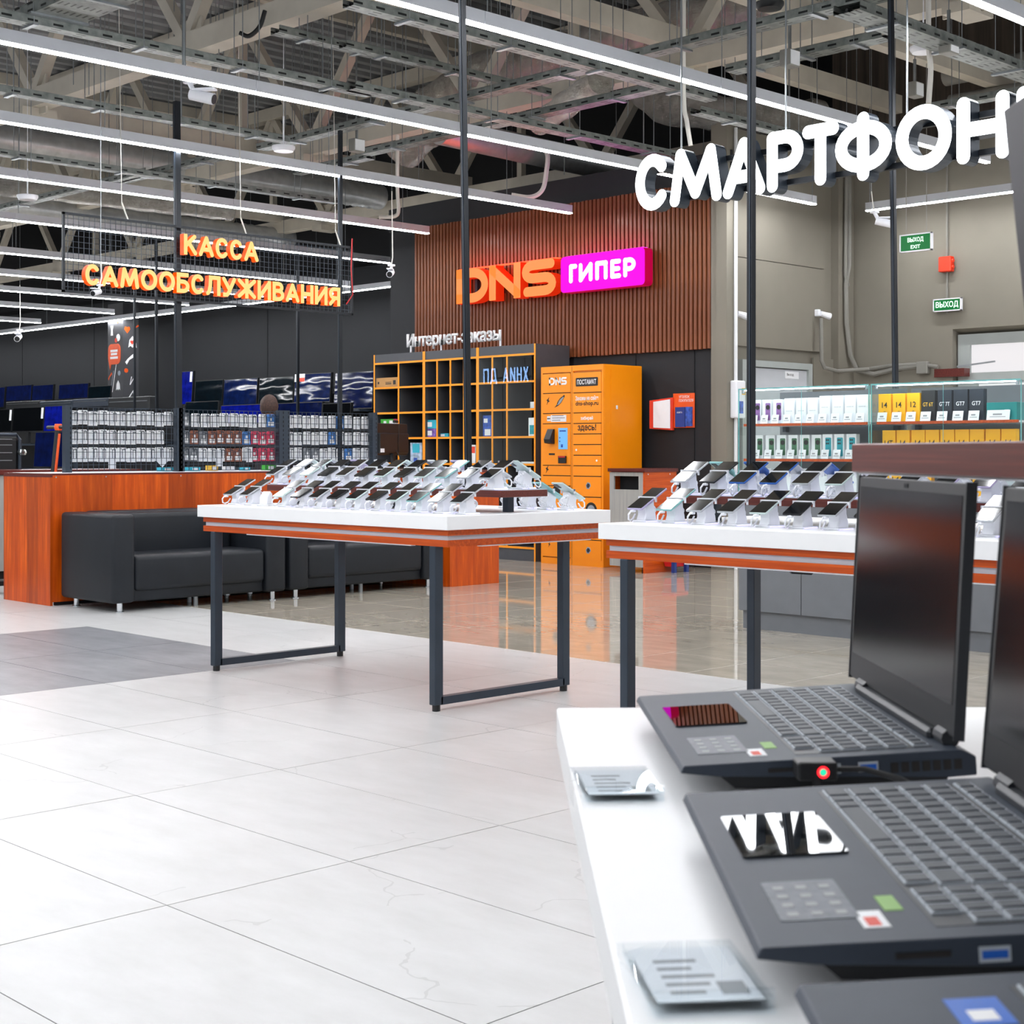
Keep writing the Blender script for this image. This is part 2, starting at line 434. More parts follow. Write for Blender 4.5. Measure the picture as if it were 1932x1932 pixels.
# stroke letters: centre lines inside a 1 x 1 cell (width scaled later); closed loops end with True
GL = {
    'С': [(arc(.52, .5, .52, .5, 42, 318, 22), False)],
    'М': [([(0, 0), (.14, 1)], False), ([(.14, 1), (.5, .12)], False), ([(.5, .12), (.86, 1)], False), ([(.86, 1), (1, 0)], False)],
    'А': [([(0, 0), (.5, 1)], False), ([(.5, 1), (1, 0)], False), ([(.2, .3), (.8, .3)], False)],
    'Р': [([(0, 0), (0, 1)], False), ([(0, 1), (.5, 1)] + arc(.5, .7, .5, .3, 90, -90, 12)[1:] + [(0, .4)], False)],
    'Т': [([(0, 1), (1, 1)], False), ([(.5, 1), (.5, 0)], False)],
    'Ф': [(arc(.5, .52, .5, .36, 0, 360, 28)[:-1], True), ([(.5, 0), (.5, 1.04)], False)],
    'О': [(arc(.5, .5, .5, .5, 0, 360, 30)[:-1], True)],
    'Н': [([(0, 0), (0, 1)], False), ([(1, 0), (1, 1)], False), ([(0, .5), (1, .5)], False)],
    'Ы': [([(0, 0), (0, 1)], False), ([(0, .58), (.3, .58)] + arc(.3, .29, .3, .29, 90, -90, 12)[1:] + [(0, 0)], False), ([(1, 0), (1, 1)], False)],
    'Г': [([(0, 0), (0, 1)], False), ([(0, 1), (1, 1)], False)],
    'И': [([(0, 0), (0, 1)], False), ([(0, 0), (1, 1)], False), ([(1, 0), (1, 1)], False)],
    'П': [([(0, 0), (0, 1)], False), ([(0, 1), (1, 1)], False), ([(1, 1), (1, 0)], False)],
    'Е': [([(0, 0), (0, 1)], False), ([(0, 1), (1, 1)], False), ([(0, .5), (.9, .5)], False), ([(0, 0), (1, 0)], False)],
    'D': [([(0, 0), (0, 1)], False), ([(0, 1), (.52, 1)] + arc(.52, .5, .48, .5, 90, -90, 18)[1:] + [(0, 0)], False)],
    'N': [([(0, 0), (0, 1)], False), ([(0, 1), (1, 0)], False), ([(1, 0), (1, 1)], False)],
    'S': [([(.95, 1), (.27, 1)] + arc(.27, .75, .27, .25, 90, 270, 10)[1:] + [(.73, .5)] + arc(.73, .25, .27, .25, 90, -90, 10)[1:] + [(.05, 0)], False)],
    'К': [([(0, 0), (0, 1)], False), ([(0, .4), (.92, 1)], False), ([(.34, .6), (1, 0)], False)],
    'Б': [([(0, 0), (0, 1)], False), ([(0, 1), (.9, 1)], False), ([(0, .58), (.5, .58)] + arc(.5, .29, .5, .29, 90, -90, 12)[1:] + [(0, 0)], False)],
    'Л': [([(.26, 1), (1, 1)], False), ([(1, 1), (1, 0)], False), ([(.26, 1), (.22, .45), (.12, .1), (0, 0)], False)],
    'У': [([(0, 1), (.52, .36)], False), ([(1, 1), (.45, .12), (.3, 0), (.08, 0)], False)],
    'Ж': [([(.5, 0), (.5, 1)], False), ([(0, 1), (.5, .5)], False), ([(0, 0), (.5, .5)], False), ([(1, 1), (.5, .5)], False), ([(1, 0), (.5, .5)], False)],
    'В': [([(0, 0), (0, 1)], False), ([(0, 1), (.5, 1)] + arc(.5, .77, .4, .23, 90, -90, 10)[1:] + [(0, .54)], False), ([(0, .54), (.5, .54)] + arc(.5, .27, .5, .27, 90, -90, 10)[1:] + [(0, 0)], False)],
    'Я': [([(1, 0), (1, 1)], False), ([(1, 1), (.5, 1)] + arc(.5, .7, .5, .3, 90, 270, 12)[1:] + [(1, .4)], False), ([(.55, .4), (0, 0)], False)],
    'Д': [([(.15, .1), (.3, 1)], False), ([(.3, 1), (.85, 1)], False), ([(.85, 1), (.85, .1)], False), ([(0, .1), (1, .1)], False), ([(0, .1), (0, -.1)], False), ([(1, .1), (1, -.1)], False)],
    'Х': [([(0, 0), (1, 1)], False), ([(0, 1), (1, 0)], False)],
}
def stroke_letter(ch, x0, z0, w, h, hw, depth, faces, sides, parent, square=False, lift=.0015):
    """a letter of rounded strokes; outline box (x0, z0, w, h); front at y=0, back at y=depth"""
    fm, sm = MB(), MB()
    for pts, closed in GL[ch]:
        q = [Vector((x0 + hw + p[0] * (w - 2 * hw), z0 + hw + p[1] * (h - 2 * hw))) for p in pts]
        n = len(q); L, R = [], []
        for i in range(n):
            a = q[i - 1] if (closed or i > 0) else q[i]
            b = q[(i + 1) % n] if (closed or i < n - 1) else q[i]
            d1 = (q[i] - a).normalized() if (q[i] - a).length > 1e-9 else (b - q[i]).normalized()
            d2 = (b - q[i]).normalized() if (b - q[i]).length > 1e-9 else d1
            nn = Vector((-d1.y - d2.y, d1.x + d2.x)); nn.normalize()
            k = 1 / max(.5, nn.dot(Vector((-d1.y, d1.x))))
            L.append(q[i] + nn * hw * k); R.append(q[i] - nn * hw * k)
        rng = range(n) if closed else range(n - 1)
        for i in rng:
            j = (i + 1) % n
            fm.add([(L[i].x, -lift, L[i].y), (L[j].x, -lift, L[j].y), (R[j].x, -lift, R[j].y), (R[i].x, -lift, R[i].y)], [(0, 3, 2, 1)])
            for A in (L, R):
                sm.add([(A[i].x, 0, A[i].y), (A[j].x, 0, A[j].y), (A[j].x, depth, A[j].y), (A[i].x, depth, A[i].y)], [(0, 1, 2, 3)])
            sm.add([(L[i].x, depth, L[i].y), (L[j].x, depth, L[j].y), (R[j].x, depth, R[j].y), (R[i].x, depth, R[i].y)], [(0, 1, 2, 3)])
        if not closed:
            for end, nb in ((q[0], q[1]), (q[-1], q[-2])):
                d = (end - nb).normalized(); base = math.degrees(math.atan2(d.y, d.x))
                if square and min(abs(d.x), abs(d.y)) < .05: c = [end + Vector((-d.y, d.x)) * hw * -1, end + d * hw + Vector((-d.y, d.x)) * hw * -1, end + d * hw + Vector((-d.y, d.x)) * hw, end + Vector((-d.y, d.x)) * hw]
                else: c = [Vector(p) for p in arc(end.x, end.y, hw, hw, base - 90, base + 90, 8)]
                m = len(c); fm.add([(p.x, -lift, p.y) for p in c], [tuple(range(m))])
                for k in range(m - 1):
                    sm.add([(c[k].x, 0, c[k].y), (c[k + 1].x, 0, c[k + 1].y), (c[k + 1].x, depth, c[k + 1].y), (c[k].x, depth, c[k].y)], [(0, 1, 2, 3)])
                sm.add([(p.x, depth, p.y) for p in c], [tuple(range(m))])
    lt = obj('letter', sm, sides, parent)
    fo = obj('letter_face', fm, faces, lt)
    for p in fo.data.polygons:
        if p.normal.y > 0: p.flip()
    return lt

# ================================================================== SETTING
# ---- floor: slab, then loose tiles
fl = struct('floor', MB().box(-8, -8, -.2, 22, 40, -.0016), 'grout_dark')
XB, TX, TY = 6.72, .6385, 1.248          # boundary of the beige field; white tile pitch
X0, Y0 = 2.888, 3.652
def make_tiles(par, xs, ys, sx, sy, gap, zt, pick):
    cand = []
    for i in xs:
        for j in ys:
            x, y = i, j
            pp = [proj((x + a * sx, y + b * sy, 0)) for a in (0, 1) for b in (0, 1)]
            if min(p[0] for p in pp) > 2150 or max(p[0] for p in pp) < -200: continue
            if min(p[1] for p in pp) > 2300: continue
            ar = (max(p[0] for p in pp) - min(p[0] for p in pp)) * (max(p[1] for p in pp) - min(p[1] for p in pp))
            cand.append((-ar, x, y))
    cand.sort()
    far = cand[290:]; cand = cand[:290]
    me = {}
    for _, x, y in cand:
        k = pick(x, y)
        if k not in me: me[k] = MB().box(gap, gap, -.006, sx - gap, sy - gap, 0).mesh('tile', k)
        obj('tile', me[k], None, par, (x, y, zt + random.uniform(-.0003, .0003)))
    if far:
        mb = MB()
        for _, x, y in far: mb.box(x + gap, y + gap, -.006, x + sx - gap, y + sy - gap, zt)
        o = obj('tile', mb, pick(far[0][1], far[0][2]), par); o['kind'] = 'stuff'
wx = [X0 + TX * k for k in range(-9, 6)]; wy = [Y0 + TY * k for k in range(-6, 22)]
def pick_white(x, y):
    return 'tile_grey' if (x < 5.4 and Y0 + TY * 3 - .1 < y < Y0 + TY * 5 - .1) else 'tile_white'
make_tiles(fl, wx, wy, TX, TY, .002, 0, pick_white)
beige = struct('trim_1', MB().box(XB, -6, -.1, 17.2, 36, -.0012), 'grout_light')
beige.name = 'floor'; beige['kind'] = 'structure'
make_tiles(beige, [XB + .003 + .62 * k for k in range(17)], [-2.0 + .62 * k for k in range(60)],   .62, .62, .003, 0, lambda x, y: 'tile_beige')

# ---- ceiling deck: real corrugation running along x
mb = MB(); y = -6.0
prof = []
while y < 36:
    prof += [(y, 7.2), (y + .12, 7.2), (y + .16, 7.12), (y + .28, 7.12)]; y += .32
n = len(prof); vs = [(-6, a, b) for a, b in prof] + [(20, a, b) for a, b in prof]
mb.add(vs, [(i, i + 1, i + n + 1, i + n) for i in range(n - 1)])
struct('ceiling', mb, 'deck_grey')

# ---- walls
struct('wall_far', MB().box(17.0, 10.2, 0, 17.2, 40, 4.55), 'wall_dark')
wf = struct('wall_far_upper', MB().box(17.25, 6, 4.5, 17.4, 40, 7.2), 'black_void')
for k, yy in enumerate((19.5, 24.0, 30.6, 34)):
    struct('trim_seam', MB().box(16.992, yy, 0, 17.0, yy + .02, 4.55), 'seam')
struct('wall_left', MB().box(-6, 39, 0, 17.2, 39.2, 7.2), 'wall_dark')
pw = struct('wall_partition', MB().box(12.95, 10.12, 0, 15.3, 15.5, 4.47), 'wall_black')
for yy in (10.36, 11.2, 12.3): obj('panel_seam', MB().box(12.942, yy, 0, 12.951, yy + .008, 2.36), 'seam', pw)
# beige recess: wall along x with panels, then the back wall
wb = struct('wall_recess', MB().box(12.9, 10.0, 0, 15.5, 10.1, 4.75), 'wall_beige')
obj('pilaster', MB().box(12.86, 9.86, 0, 13.02, 10.0, 4.75), 'wall_beige', wb)
obj('pipe', MB().cyl((12.99, 9.84, 0), (12.99, 9.84, 4.7), .02), 'white_paint', wb, label='white vertical pipe')
pa, pb = ony(1380, 355, 10.0), ony(1550, 365, 10.0)
obj('panel', MB().box(pa.x, 9.955, 3.36, pb.x, 10.0, 4.5), 'wall_beige', wb)
obj('panel', MB().box(pa.x, 9.955, 2.40, pb.x, 10.0, 3.352), 'wall_beige', wb)
obj('panel', MB().box(14.62, 9.97, 0.1, 15.2, 10.0, 2.33), 'wall_beige', wb)
obj('column', MB().box(15.02, 9.90, 0, 15.4, 10.0, 4.75), 'wall_beige', wb)
bw = struct('wall_back', MB().box(15.34, 6.2 + 2.42, 0, 15.6, 10.0, 4.75).box(15.34, -4, 2.62, 15.6, 8.62, 4.75), 'wall_beige')
struct('wall_back_upper', MB().box(15.5, -4, 4.75, 15.7, 10.3, 7.2), 'brown_sheet')
# bevelled reveal over the entrance
obj('reveal', MB().prism([(15.34, 2.62), (15.6, 2.62), (15.6, 2.54)], -4, 8.62, 'y'), 'wall_beige', bw)
# staff door
a, b = ony(1390, 678, 9.98), ony(1522, 683, 9.98)
d1 = struct('door_1', MB().box(a.x + .07, 9.93, 0, b.x - .07, 9.97, 2.17), 'door_grey')
obj('door_frame', MB().box(a.x, 9.9, 0, a.x + .07, 9.98, 2.25).box(b.x - .07, 9.9, 0, b.x, 9.98, 2.25).box(a.x + .07, 9.9, 2.18, b.x - .07, 9.98, 2.25), 'frame_grey', d1)
for z in (.3, 1.9): obj('hinge', MB().cyl((a.x + .075, 9.9, z), (a.x + .075, 9.9, z + .12), .012, 8), 'steel', d1)
q = ony(1498, 708, 9.92); obj('door_plate', MB().box(q.x - .16, 9.925, q.z - .04, q.x + .1, 9.93, q.z + .04), 'white_card', d1)
put_text('Выход', .13, .035, (q.x - .13, 9.923, q.z - .015), 0, 'print_black', d1)
# glazed entrance with transom
d2 = struct('door_2', MB().box(15.42, -3, 2.44, 15.5, 8.6, 2.56).box(15.42, 8.45, 0, 15.5, 8.6, 2.44).box(15.42, -3, 2.02, 15.5, 8.45, 2.13).box(15.42, 6.9, 0, 15.5, 7.0, 2.02).box(15.42, 5.2, 0, 15.5, 5.32, 2.02).box(15.42, 8.36, 0, 15.5, 8.45, 2.02), 'frame_grey')
obj('transom_pane', MB().box(15.45, -3, 2.13, 15.46, 8.45, 2.44), 'daylight', d2, label='bright daylit glass')
for y0, y1 in ((7.0, 8.36), (5.32, 6.9), (3.0, 5.2)): obj('pane', MB().box(15.45, y0, .1, 15.46, y1, 2.02), 'daylight', d2)
q = onx(1797, 703, 15.4); obj('door_closer', MB().box(15.30, q.y - .2, q.z - .05, 15.42, q.y + .17, q.z + .04), 'dark_top', d2, label='brown door closer housing')
obj('closer_arm', MB().bar((15.33, q.y - .1, q.z + .06), (15.33, q.y - .55, q.z + .10), .018), 'steel', d2)
q = onx(1716, 700, 15.4); obj('latch', MB().bar((15.38, q.y + .2, q.z - .03), (15.38, q.y - .15, q.z - .03), .03).box(15.36, q.y - .08, q.z - .09, 15.42, q.y, q.z + .02), 'steel', d2)
# ---- conduits down the recess corner
for k, pts in enumerate(([(1602, 330), (1602, 500), (1596, 535), (1597, 610), (1604, 670), (1618, 700), (1650, 706), (1690, 696), (1735, 690)],
                         [(1549, 600), (1550, 680), (1556, 694), (1580, 700), (1640, 696), (1680, 690), (1735, 687), (1770, 692)],
                         [(1597, 330), (1595, 520), (1600, 540)])):
    vv = []
    for (px, py) in pts: vv.append(ony(px, py, 9.86) if px < 1606 else onx(px, py, 15.29))
    o = obj('conduit', MB().tube(vv, .022 if k else .028, 8), 'pipe_grey')
    tag(o, ['grey corrugated conduit curving down the beige corner to the transom', 'thin grey conduit running from the staff door to the transom', 'short grey pipe beside the conduit high in the beige corner'][k], 'conduit')
q = onx(1742, 694, 15.3); tag(obj('junction_box', MB().rbox(q.x - .04, q.y - .07, q.z - .07, q.x + .03, q.y + .07, q.z + .07, .008, 1), 'pipe_grey'), 'small grey square junction box on the conduit over the entrance', 'junction box')

# ---- signs on the recess wall
def exit_sign(name, label, x, p0, p1, lines, hang):
    a = onx(*p0, x); b = onx(*p1, x)
    w = a.y - b.y; z1 = a.z; z0 = b.z
    t = thing(name, label, 'exit sign', (x, a.y, z0), -math.pi / 2)
    h = z1 - z0
    obj('frame', MB().box(0, 0, 0, w, .03, .012).box(0, 0, h - .012, w, .03, h).box(0, 0, 0, .012, .03, h).box(w - .012, 0, 0, w, .03, h).box(0, .03, 0, w, .04, h), 'white_plastic', t)
    obj('panel', MB().box(.012, .006, .012, w - .012, .03, h - .012), 'exit_green', t)
    for s, fw, fh, fz in lines: put_text(s, w * fw, h * fh, (w * (1 - fw) / 2, .003, h * fz), 0, 'exit_letter', t, offset=.03)
    for px in hang: obj('wire', MB().cyl((w * px, .02, h), (w * px, .02, 7.13 - z0), .004, 6), 'pipe_grey', t)
    return t
exit_sign('exit_sign', 'hanging green exit sign with Russian and English lettering', 13.5, (1697, 444), (1757, 471), [('ВЫХОД', .5, .3, .5), ('EXIT', .3, .2, .17)], (.18, .82))
exit_sign('exit_sign', 'green exit sign in Russian lettering only, on the beige back wall', 15.27, (1760, 565), (1813, 585), [('ВЫХОД', .8, .55, .22)], ())
q = onx(1785, 498, 15.3); t = thing('alarm_box', 'bright red alarm box on the conduit between the two exit signs', 'alarm box', (15.34, q.y, q.z))
obj('housing', MB().rbox(-.09, -.08, -.09, 0, .07, .08, .008, 1), 'red_box', t); [obj('gland', MB().cyl((-.05, -.1, zz), (-.05, -.08, zz), .02, 8), 'red_box', t) for zz in (.03, -.04)]
o = obj('conduit', MB().cyl((15.32, q.y, q.z + .08), (15.32, q.y, 4.7), .012, 6).cyl((15.32, q.y, q.z - .09), (15.32, q.y, q.z - .55), .012, 6), 'pipe_grey'); tag(o, 'thin straight grey conduit above and below the red alarm box', 'conduit')

def bullet_cam(px, py, D, label, rz, s=1.0, up=.5):
    p = P(px, py, D)
    t = thing('security_camera', label, 'camera', p, rz)
    obj('body', MB().tube([(-.02 * s, 0, .01 * s), (.15 * s, 0, -.035 * s)], .04 * s, 12).box(-.0 * s, -.035 * s, .03 * s, .16 * s, .035 * s, .042 * s), 'white_plastic', t)
    obj('lens', MB().tube([(.148 * s, 0, -.034 * s), (.155 * s, 0, -.036 * s)], .034 * s, 12), 'black_plastic', t)
    obj('bracket', MB().tube([(0, 0, .03 * s), (-.03 * s, 0, .09 * s)], .018 * s, 8).lathe([(.045 * s, .085 * s), (.045 * s, .105 * s)], 12, (-.03 * s, 0, 0)), 'white_plastic', t)
    obj('cable', MB().tube([(-.03 * s, 0, .1 * s), (-.05 * s, .01, .2 * s), (-.06 * s, 0, up)], .006, 6), 'cable_white', t)
    obj('drop_wire', MB().cyl((-.06 * s, 0, up), (-.06 * s, 0, 7.13 - p.z), .003, 5), 'steel', t)
    return t
bullet_cam(365, 180, 12.0, 'white bullet security camera hanging under the second strip light from the top', -1.0, 1.15, .25)
bullet_cam(1656, 418, 15.0, 'white bullet security camera hanging beside the right-hand back strip light', -1.0, 1.0, .3)
bullet_cam(738, 515, 16.5, 'white security camera hanging left of the slatted wood wall', -2.4, .9, .9)
bullet_cam(36, 636, 26.0, 'white security camera below the far left strip lights', -2.2, 1.3, .9)
bullet_cam(186, 551, 12.2, 'small white camera hanging at the lower edge of the self-checkout sign', -2.6, .6, .25)
for px, py, lab, fn in ((1392, 592, 'small white sensor on the left edge of the beige panel', 9.9), (1549, 592, 'small white sensor on the right edge of the beige panel', 9.9)):
    q = ony(px, py, fn); t = thing('wall_sensor', lab, 'sensor', q)
    obj('mount', MB().rbox(-.05, 0, -.03, 0, .06, .05, .008, 1), 'white_plastic', t); obj('head', MB().tube([(-.02, -.01, 0), (.09, -.06, -.03)], [.03, .04], 10), 'white_plastic', t)
q = ony(1381, 754, 9.9); t = thing('sanitizer_dispenser', 'small white dispenser with yellow tag on the beige pilaster', 'dispenser', (q.x, 9.86, q.z))
obj('body', MB().rbox(-.09, -.09, -.2, .07, 0, .2, .015, 2), 'white_plastic', t); obj('tag', MB().box(.0, -.095, .05, .06, -.09, .12), 'print_gold', t); obj('window', MB().box(-.05, -.095, -.15, .02, -.09, -.02), 'box_blue', t)

# ---- slatted wood wall
sl = thing('slat_wall', 'dark brown wooden slat wall behind the lit store logo', 'wall panel', (12.95, 14.95, 2.36))
obj('backing', MB().box(-.012, -4.96, 0, 0, 0, 1.8), 'wall_black', sl)
slat = MB().box(-.05, -.036, 0, -.012, 0, 1.8).mesh('slat', 'slat_wood')
ns = 81
for k in range(ns): obj('slat', slat, None, sl, (random.uniform(-.001, .001), -k * (4.96 - .036) / (ns - 1), random.uniform(-.004, .004)))
obj('header', MB().box(-.03, -5.1, 1.8, 0, .55, 2.1), 'wall_black', sl)

# ---- lit store logo on the slats
XL = 12.72
def ylim(px, py, x=XL): return onx(px, py, x)
lg = thing('logo_sign', 'orange glowing three-letter store logo on the slat wall', 'sign', (XL, ylim(861, 540).y, 3.09), -math.pi / 2)
yl = lg.location.y
for ch, p0, p1 in (('D', 861, 921), ('N', 923, 982), ('S', 985, 1049)):
    u0, u1 = yl - ylim(p0, 540).y, yl - ylim(p1, 540).y
    stroke_letter(ch, u0, 0, u1 - u0, .425, .058, .14, 'logo_face', 'logo_side', lg, square=(ch != 'S'))
obj('top_glow', MB().box(.02, .03, .427, yl - ylim(1049, 540).y - .02, .11, .432), 'red_top', lg, label='red-lit translucent top edge')
for k in range(3): obj('mount', MB().box(.2 + .45 * k, .13, .1, .24 + .45 * k, .2, .3), 'dark_metal', lg)
y0 = ylim(1058, 520).y; w = y0 - ylim(1217, 520).y
ps = thing('hyper_sign', 'magenta glowing rounded sign with white letters beside the orange logo', 'sign', (XL, y0, 3.09), -math.pi / 2)
def rrect(x0, z0, x1, z1, r, n=6): return arc(x1 - r, z1 - r, r, r, 0, 90, n) + arc(x0 + r, z1 - r, r, r, 90, 180, n) + arc(x0 + r, z0 + r, r, r, 180, 270, n) + arc(x1 - r, z0 + r, r, r, 270, 360, n)
obj('box', MB().prism(rrect(0, 0, w, .42, .05), 0, .13, 'y'), 'pink_side', ps)
obj('top_glow', MB().box(.06, .02, .42, w - .06, .11, .424), 'pink_topglow', ps, label='magenta-lit translucent top edge')
obj('face', MB().prism(rrect(.004, .004, w - .004, .416, .05), -.004, .001, 'y'), 'pink_face', ps)
obj('mount', MB().box(.3, .12, .1, .36, .2, .3).box(w - .36, .12, .1, w - .3, .2, .3), 'dark_metal', ps)
gx = [(.112, .1), (.232, .17), (.43, .15), (.61, .125), (.76, .145)]
for (fx, fw), ch in zip(gx, 'ГИПЕР'):
    stroke_letter(ch, w * fx, .105, w * fw * .95, .215, .026, .003, 'pink_text', 'pink_text', ps, lift=.006).location.y = -.005

# ================================================================== CEILING STEEL, TRAYS, DUCTS, LIGHTS
def truss(x, y0, y1, label):
    t = thing('roof_truss', label, 'truss', (x, 0, 0))
    obj('bottom_chord', MB().box(-.1, y0, 4.95, .1, y1, 5.15), 'cream_steel', t)
    obj('top_chord', MB().box(-.1, y0, 6.9, .1, y1, 7.1), 'cream_steel', t)
    yy = y0 + .3; k = 0
    while yy < y1 - 2.4:
        obj('web', MB().bar((0, yy, 5.1), (0, yy + 1.5, 6.95), .11), 'cream_steel', t)
        obj('web', MB().bar((0, yy + 1.5, 6.95), (0, yy + 3.0, 5.1), .11), 'cream_steel', t)
        if k % 2: obj('post', MB().bar((0, yy + 1.5, 5.1), (0, yy + 1.5, 6.9), .09), 'cream_steel', t)
        obj('gusset', MB().box(-.012, yy - .25, 4.88, .012, yy + .25, 5.3).box(-.2, yy - .1, 4.86, .2, yy + .15, 4.95), 'cream_steel', t)
        yy += 3.0; k += 1
    return t
truss(7.8, 6, 33, 'cream steel roof truss nearest the visitor, above the phone tables')
truss(11.5, 6, 33, 'cream steel roof truss in the middle, in front of the slat wall')
truss(15.2, 10.5, 36, 'cream steel roof truss farthest back, above the slat wall')
for k, (yy, z, x0, x1, lab) in enumerate(((9.3, 5.22, 7.8, 15.3, 'cream tie beam crossing above the orange logo'), (7.9, 5.22, 7.8, 15.4, 'cream tie beam above the long white lit sign'),
                            (16.5, 5.22, 7.8, 15.3, 'cream tie beam left of the slat wall'), (21.0, 5.22, 7.8, 15.3, 'cream tie beam over the television area'), (6.2, 5.1, 10.3, 15.5, 'cream tie beam at the upper right above the recess'))):
    tag(obj('tie_beam', MB().box(x0, yy - .07, z - .1, x1, yy + .07, z + .1), 'cream_steel'), lab, 'beam')
for k in range(4):
    yy = 9.5 + 6.4 * k
    tag(obj('purlin', MB().box(2, yy - .06, 6.95, 17, yy + .06, 7.12), 'cream_steel'), 'cream purlin under the corrugated deck', 'beam', 'purlins under the roof deck')
for k, (a, b) in enumerate((((7.8, 9.0, 6.7), (11.5, 13.5, 6.7)), ((7.8, 15.5, 6.7), (11.5, 11, 6.7)), ((7.8, 18, 6.6), (11.5, 23, 6.6)), ((11.5, 17, 6.6), (15.2, 22, 6.6)))):
    tag(obj('brace_rod', MB().cyl(a, b, .035, 8), 'cream_steel'), 'thin cream diagonal bracing rod under the roof deck', 'brace', 'diagonal bracing rods')

def tray(p0, p1, along, z, width, label, wires=3, h=.06):
    a, b = onz(*p0, z), onz(*p1, z)
    if along == 'x': c = (a.y + b.y) / 2; u0, u1 = a.x, b.x; org = (u0, c, z); rz = 0
    else: c = (a.x + b.x) / 2; u0, u1 = a.y, b.y; org = (c, u0, z); rz = math.pi / 2 if u1 > u0 else -math.pi / 2
    L = abs(u1 - u0)
    t = thing('cable_tray', label, 'cable tray', org, rz)
    obj('bottom', MB().box(0, -width / 2, 0, L, width / 2, .003), 'tray_floor', t)
    for s in (-1, 1): obj('side', MB().box(0, s * width / 2 - .002, 0, L, s * width / 2 + .002, h).box(0, s * width / 2 - .012, h - .003, L, s * width / 2 + .002, h), 'tray_side', t)
    for k in range(wires):
        u = L * (k + .5) / wires
        obj('hanger_rod', MB().cyl((u, -width / 2, 0), (u, -width / 2, 7.13 - z), .004, 6).cyl((u, width / 2, 0), (u, width / 2, 7.13 - z), .004, 6), 'steel', t)
        obj('bracket', MB().box(u - .02, -width / 2 - .03, -.015, u + .02, width / 2 + .03, 0), 'steel', t)
    obj('cable_run', MB().tube([(0, 0, .02), (L * .3, .01, .024), (L * .7, -.01, .02), (L, 0, .022)], .012, 6), 'cable_black', t)
    return t
ZB, ZA = 4.35, 4.42
tray((-60, 26), (700, 181), 'x', ZB, .12, 'perforated cable tray just above the second strip light from the top', 4)
tray((650, 15), (1350, 190), 'x', ZB, .12, 'perforated cable tray above the middle of the topmost strip light', 4)
tray((650, 89), (1030, 182), 'x', ZB + .3, .1, 'narrow dark cable tray in front of the foil duct', 3)
tray((650, 172), (1300, 300), 'x', ZB, .14, 'cable tray lit red from the logo below it', 4)
tray((-60, 160), (530, 272), 'x', ZB, .12, 'long cable tray above the third strip light at upper left', 4)
tray((-60, 278), (620, 388), 'x', ZB, .12, 'cable tray passing in front of the spiral duct', 4)
tray((522, 62), (720, 112), 'x', ZB + .4, .12, 'short dark cable tray near the top centre', 2)
tray((1590, 26), (1960, 152), 'x', ZB, .22, 'wide perforated cable tray at the upper right corner', 3, .07)
tray((1310, 215), (1660, 300), 'x', ZB, .12, 'cable tray behind the long white lit sign', 3)
tray((-60, 468), (430, 520), 'x', ZB, .12, 'cable tray seen through the wire mesh of the orange sign', 3)
tray((482, 282), (1700, -2), 'y', ZA, .14, 'long cable tray rising to the right across the top of the picture', 6)
tray((690, 293), (1250, 170), 'y', ZA, .14, 'cable tray lit pink underneath above the logo', 4)
tray((1385, 140), (1670, 72), 'y', ZA, .16, 'cable tray above the white lit sign with grey boxes', 3)
tray((217, 345), (460, 294), 'y', ZA, .12, 'cable tray at left between the third and fourth strip lights', 2)
tray((-40, 402), (300, 330), 'y', ZA, .12, 'lower left cable tray ending at the spiral duct', 2)
tray((45, 42), (260, -8), 'y', ZA, .4, 'broad perforated cable tray at the upper left corner', 2, .08)
tray((560, 330), (700, 300), 'y', ZA, .12, 'short cable tray beside the pole left of centre', 2)
tray((1770, 218), (1960, 160), 'y', ZA + .1, .14, 'cable tray bending round above the end of the white lit sign', 2)

def duct(pts, r, m, label, ribs=0, wob=0, name='air_duct'):
    vv = []; rr = []
    for a, b in zip(pts[:-1], pts[1:]):
        a, b = Vector(a), Vector(b); n = max(2, int((b - a).length / (.07 if ribs else .12)))
        for k in range(n): vv.append(a.lerp(b, k / n)); rr.append(r * ((1.06 if k % 2 else .96) if ribs else 1 + random.uniform(-wob, wob)))
    vv.append(Vector(pts[-1])); rr.append(r)
    o = obj(name, MB().tube(vv, rr, 20), m); tag(o, label, 'duct'); return o
duct([(6.0, 18.2, 5.2), (15.0, 18.2, 5.2)], .19, 'duct_steel', 'ribbed spiral steel air duct behind the strip lights at left', 1)
duct([(7.0, 21.2, 4.9), (15.5, 21.2, 4.9)], .16, 'duct_steel', 'thin spiral steel duct over the television area', 1)
duct([(7.5, 18.9, 4.65), (9, 18.7, 4.7), (12.4, 18.4, 4.7)], .12, 'foil', 'thin foil duct above the wire mesh sign', 0, .08)
duct([(12.7, 15.0, 5.2), (12.7, 14.2, 5.6), (12.7, 13.4, 5.78), (12.7, 7.5, 5.8), (12.7, 5.0, 5.8)], .33, 'foil', 'large foil-wrapped duct rising across the roof behind the topmost strip light', 0, .09)
duct([(11.6, 13.0, 4.95), (13.0, 13.0, 4.92), (14.8, 13.0, 4.9)], .17, 'duct_steel', 'grey duct above the black header of the slat wall')
duct([(13.4, 11.6, 5.6), (13.4, 11.2, 5.2), (13.5, 10.4, 5.02), (14.6, 9.85, 5.05)], .2, 'foil', 'crumpled dark foil duct elbow between the logo and the white sign', 0, .12)
duct([(10.6, 9.6, 4.75), (11.4, 11.2, 4.72)], .13, 'foil', 'short foil duct lit red by the logo', 0, .1)
duct([(14.8, 8.4, 5.3), (14.8, 3, 5.3)], .1, 'pipe_grey', 'dark pipe along the brown upper wall', 0, 0, 'pipe')
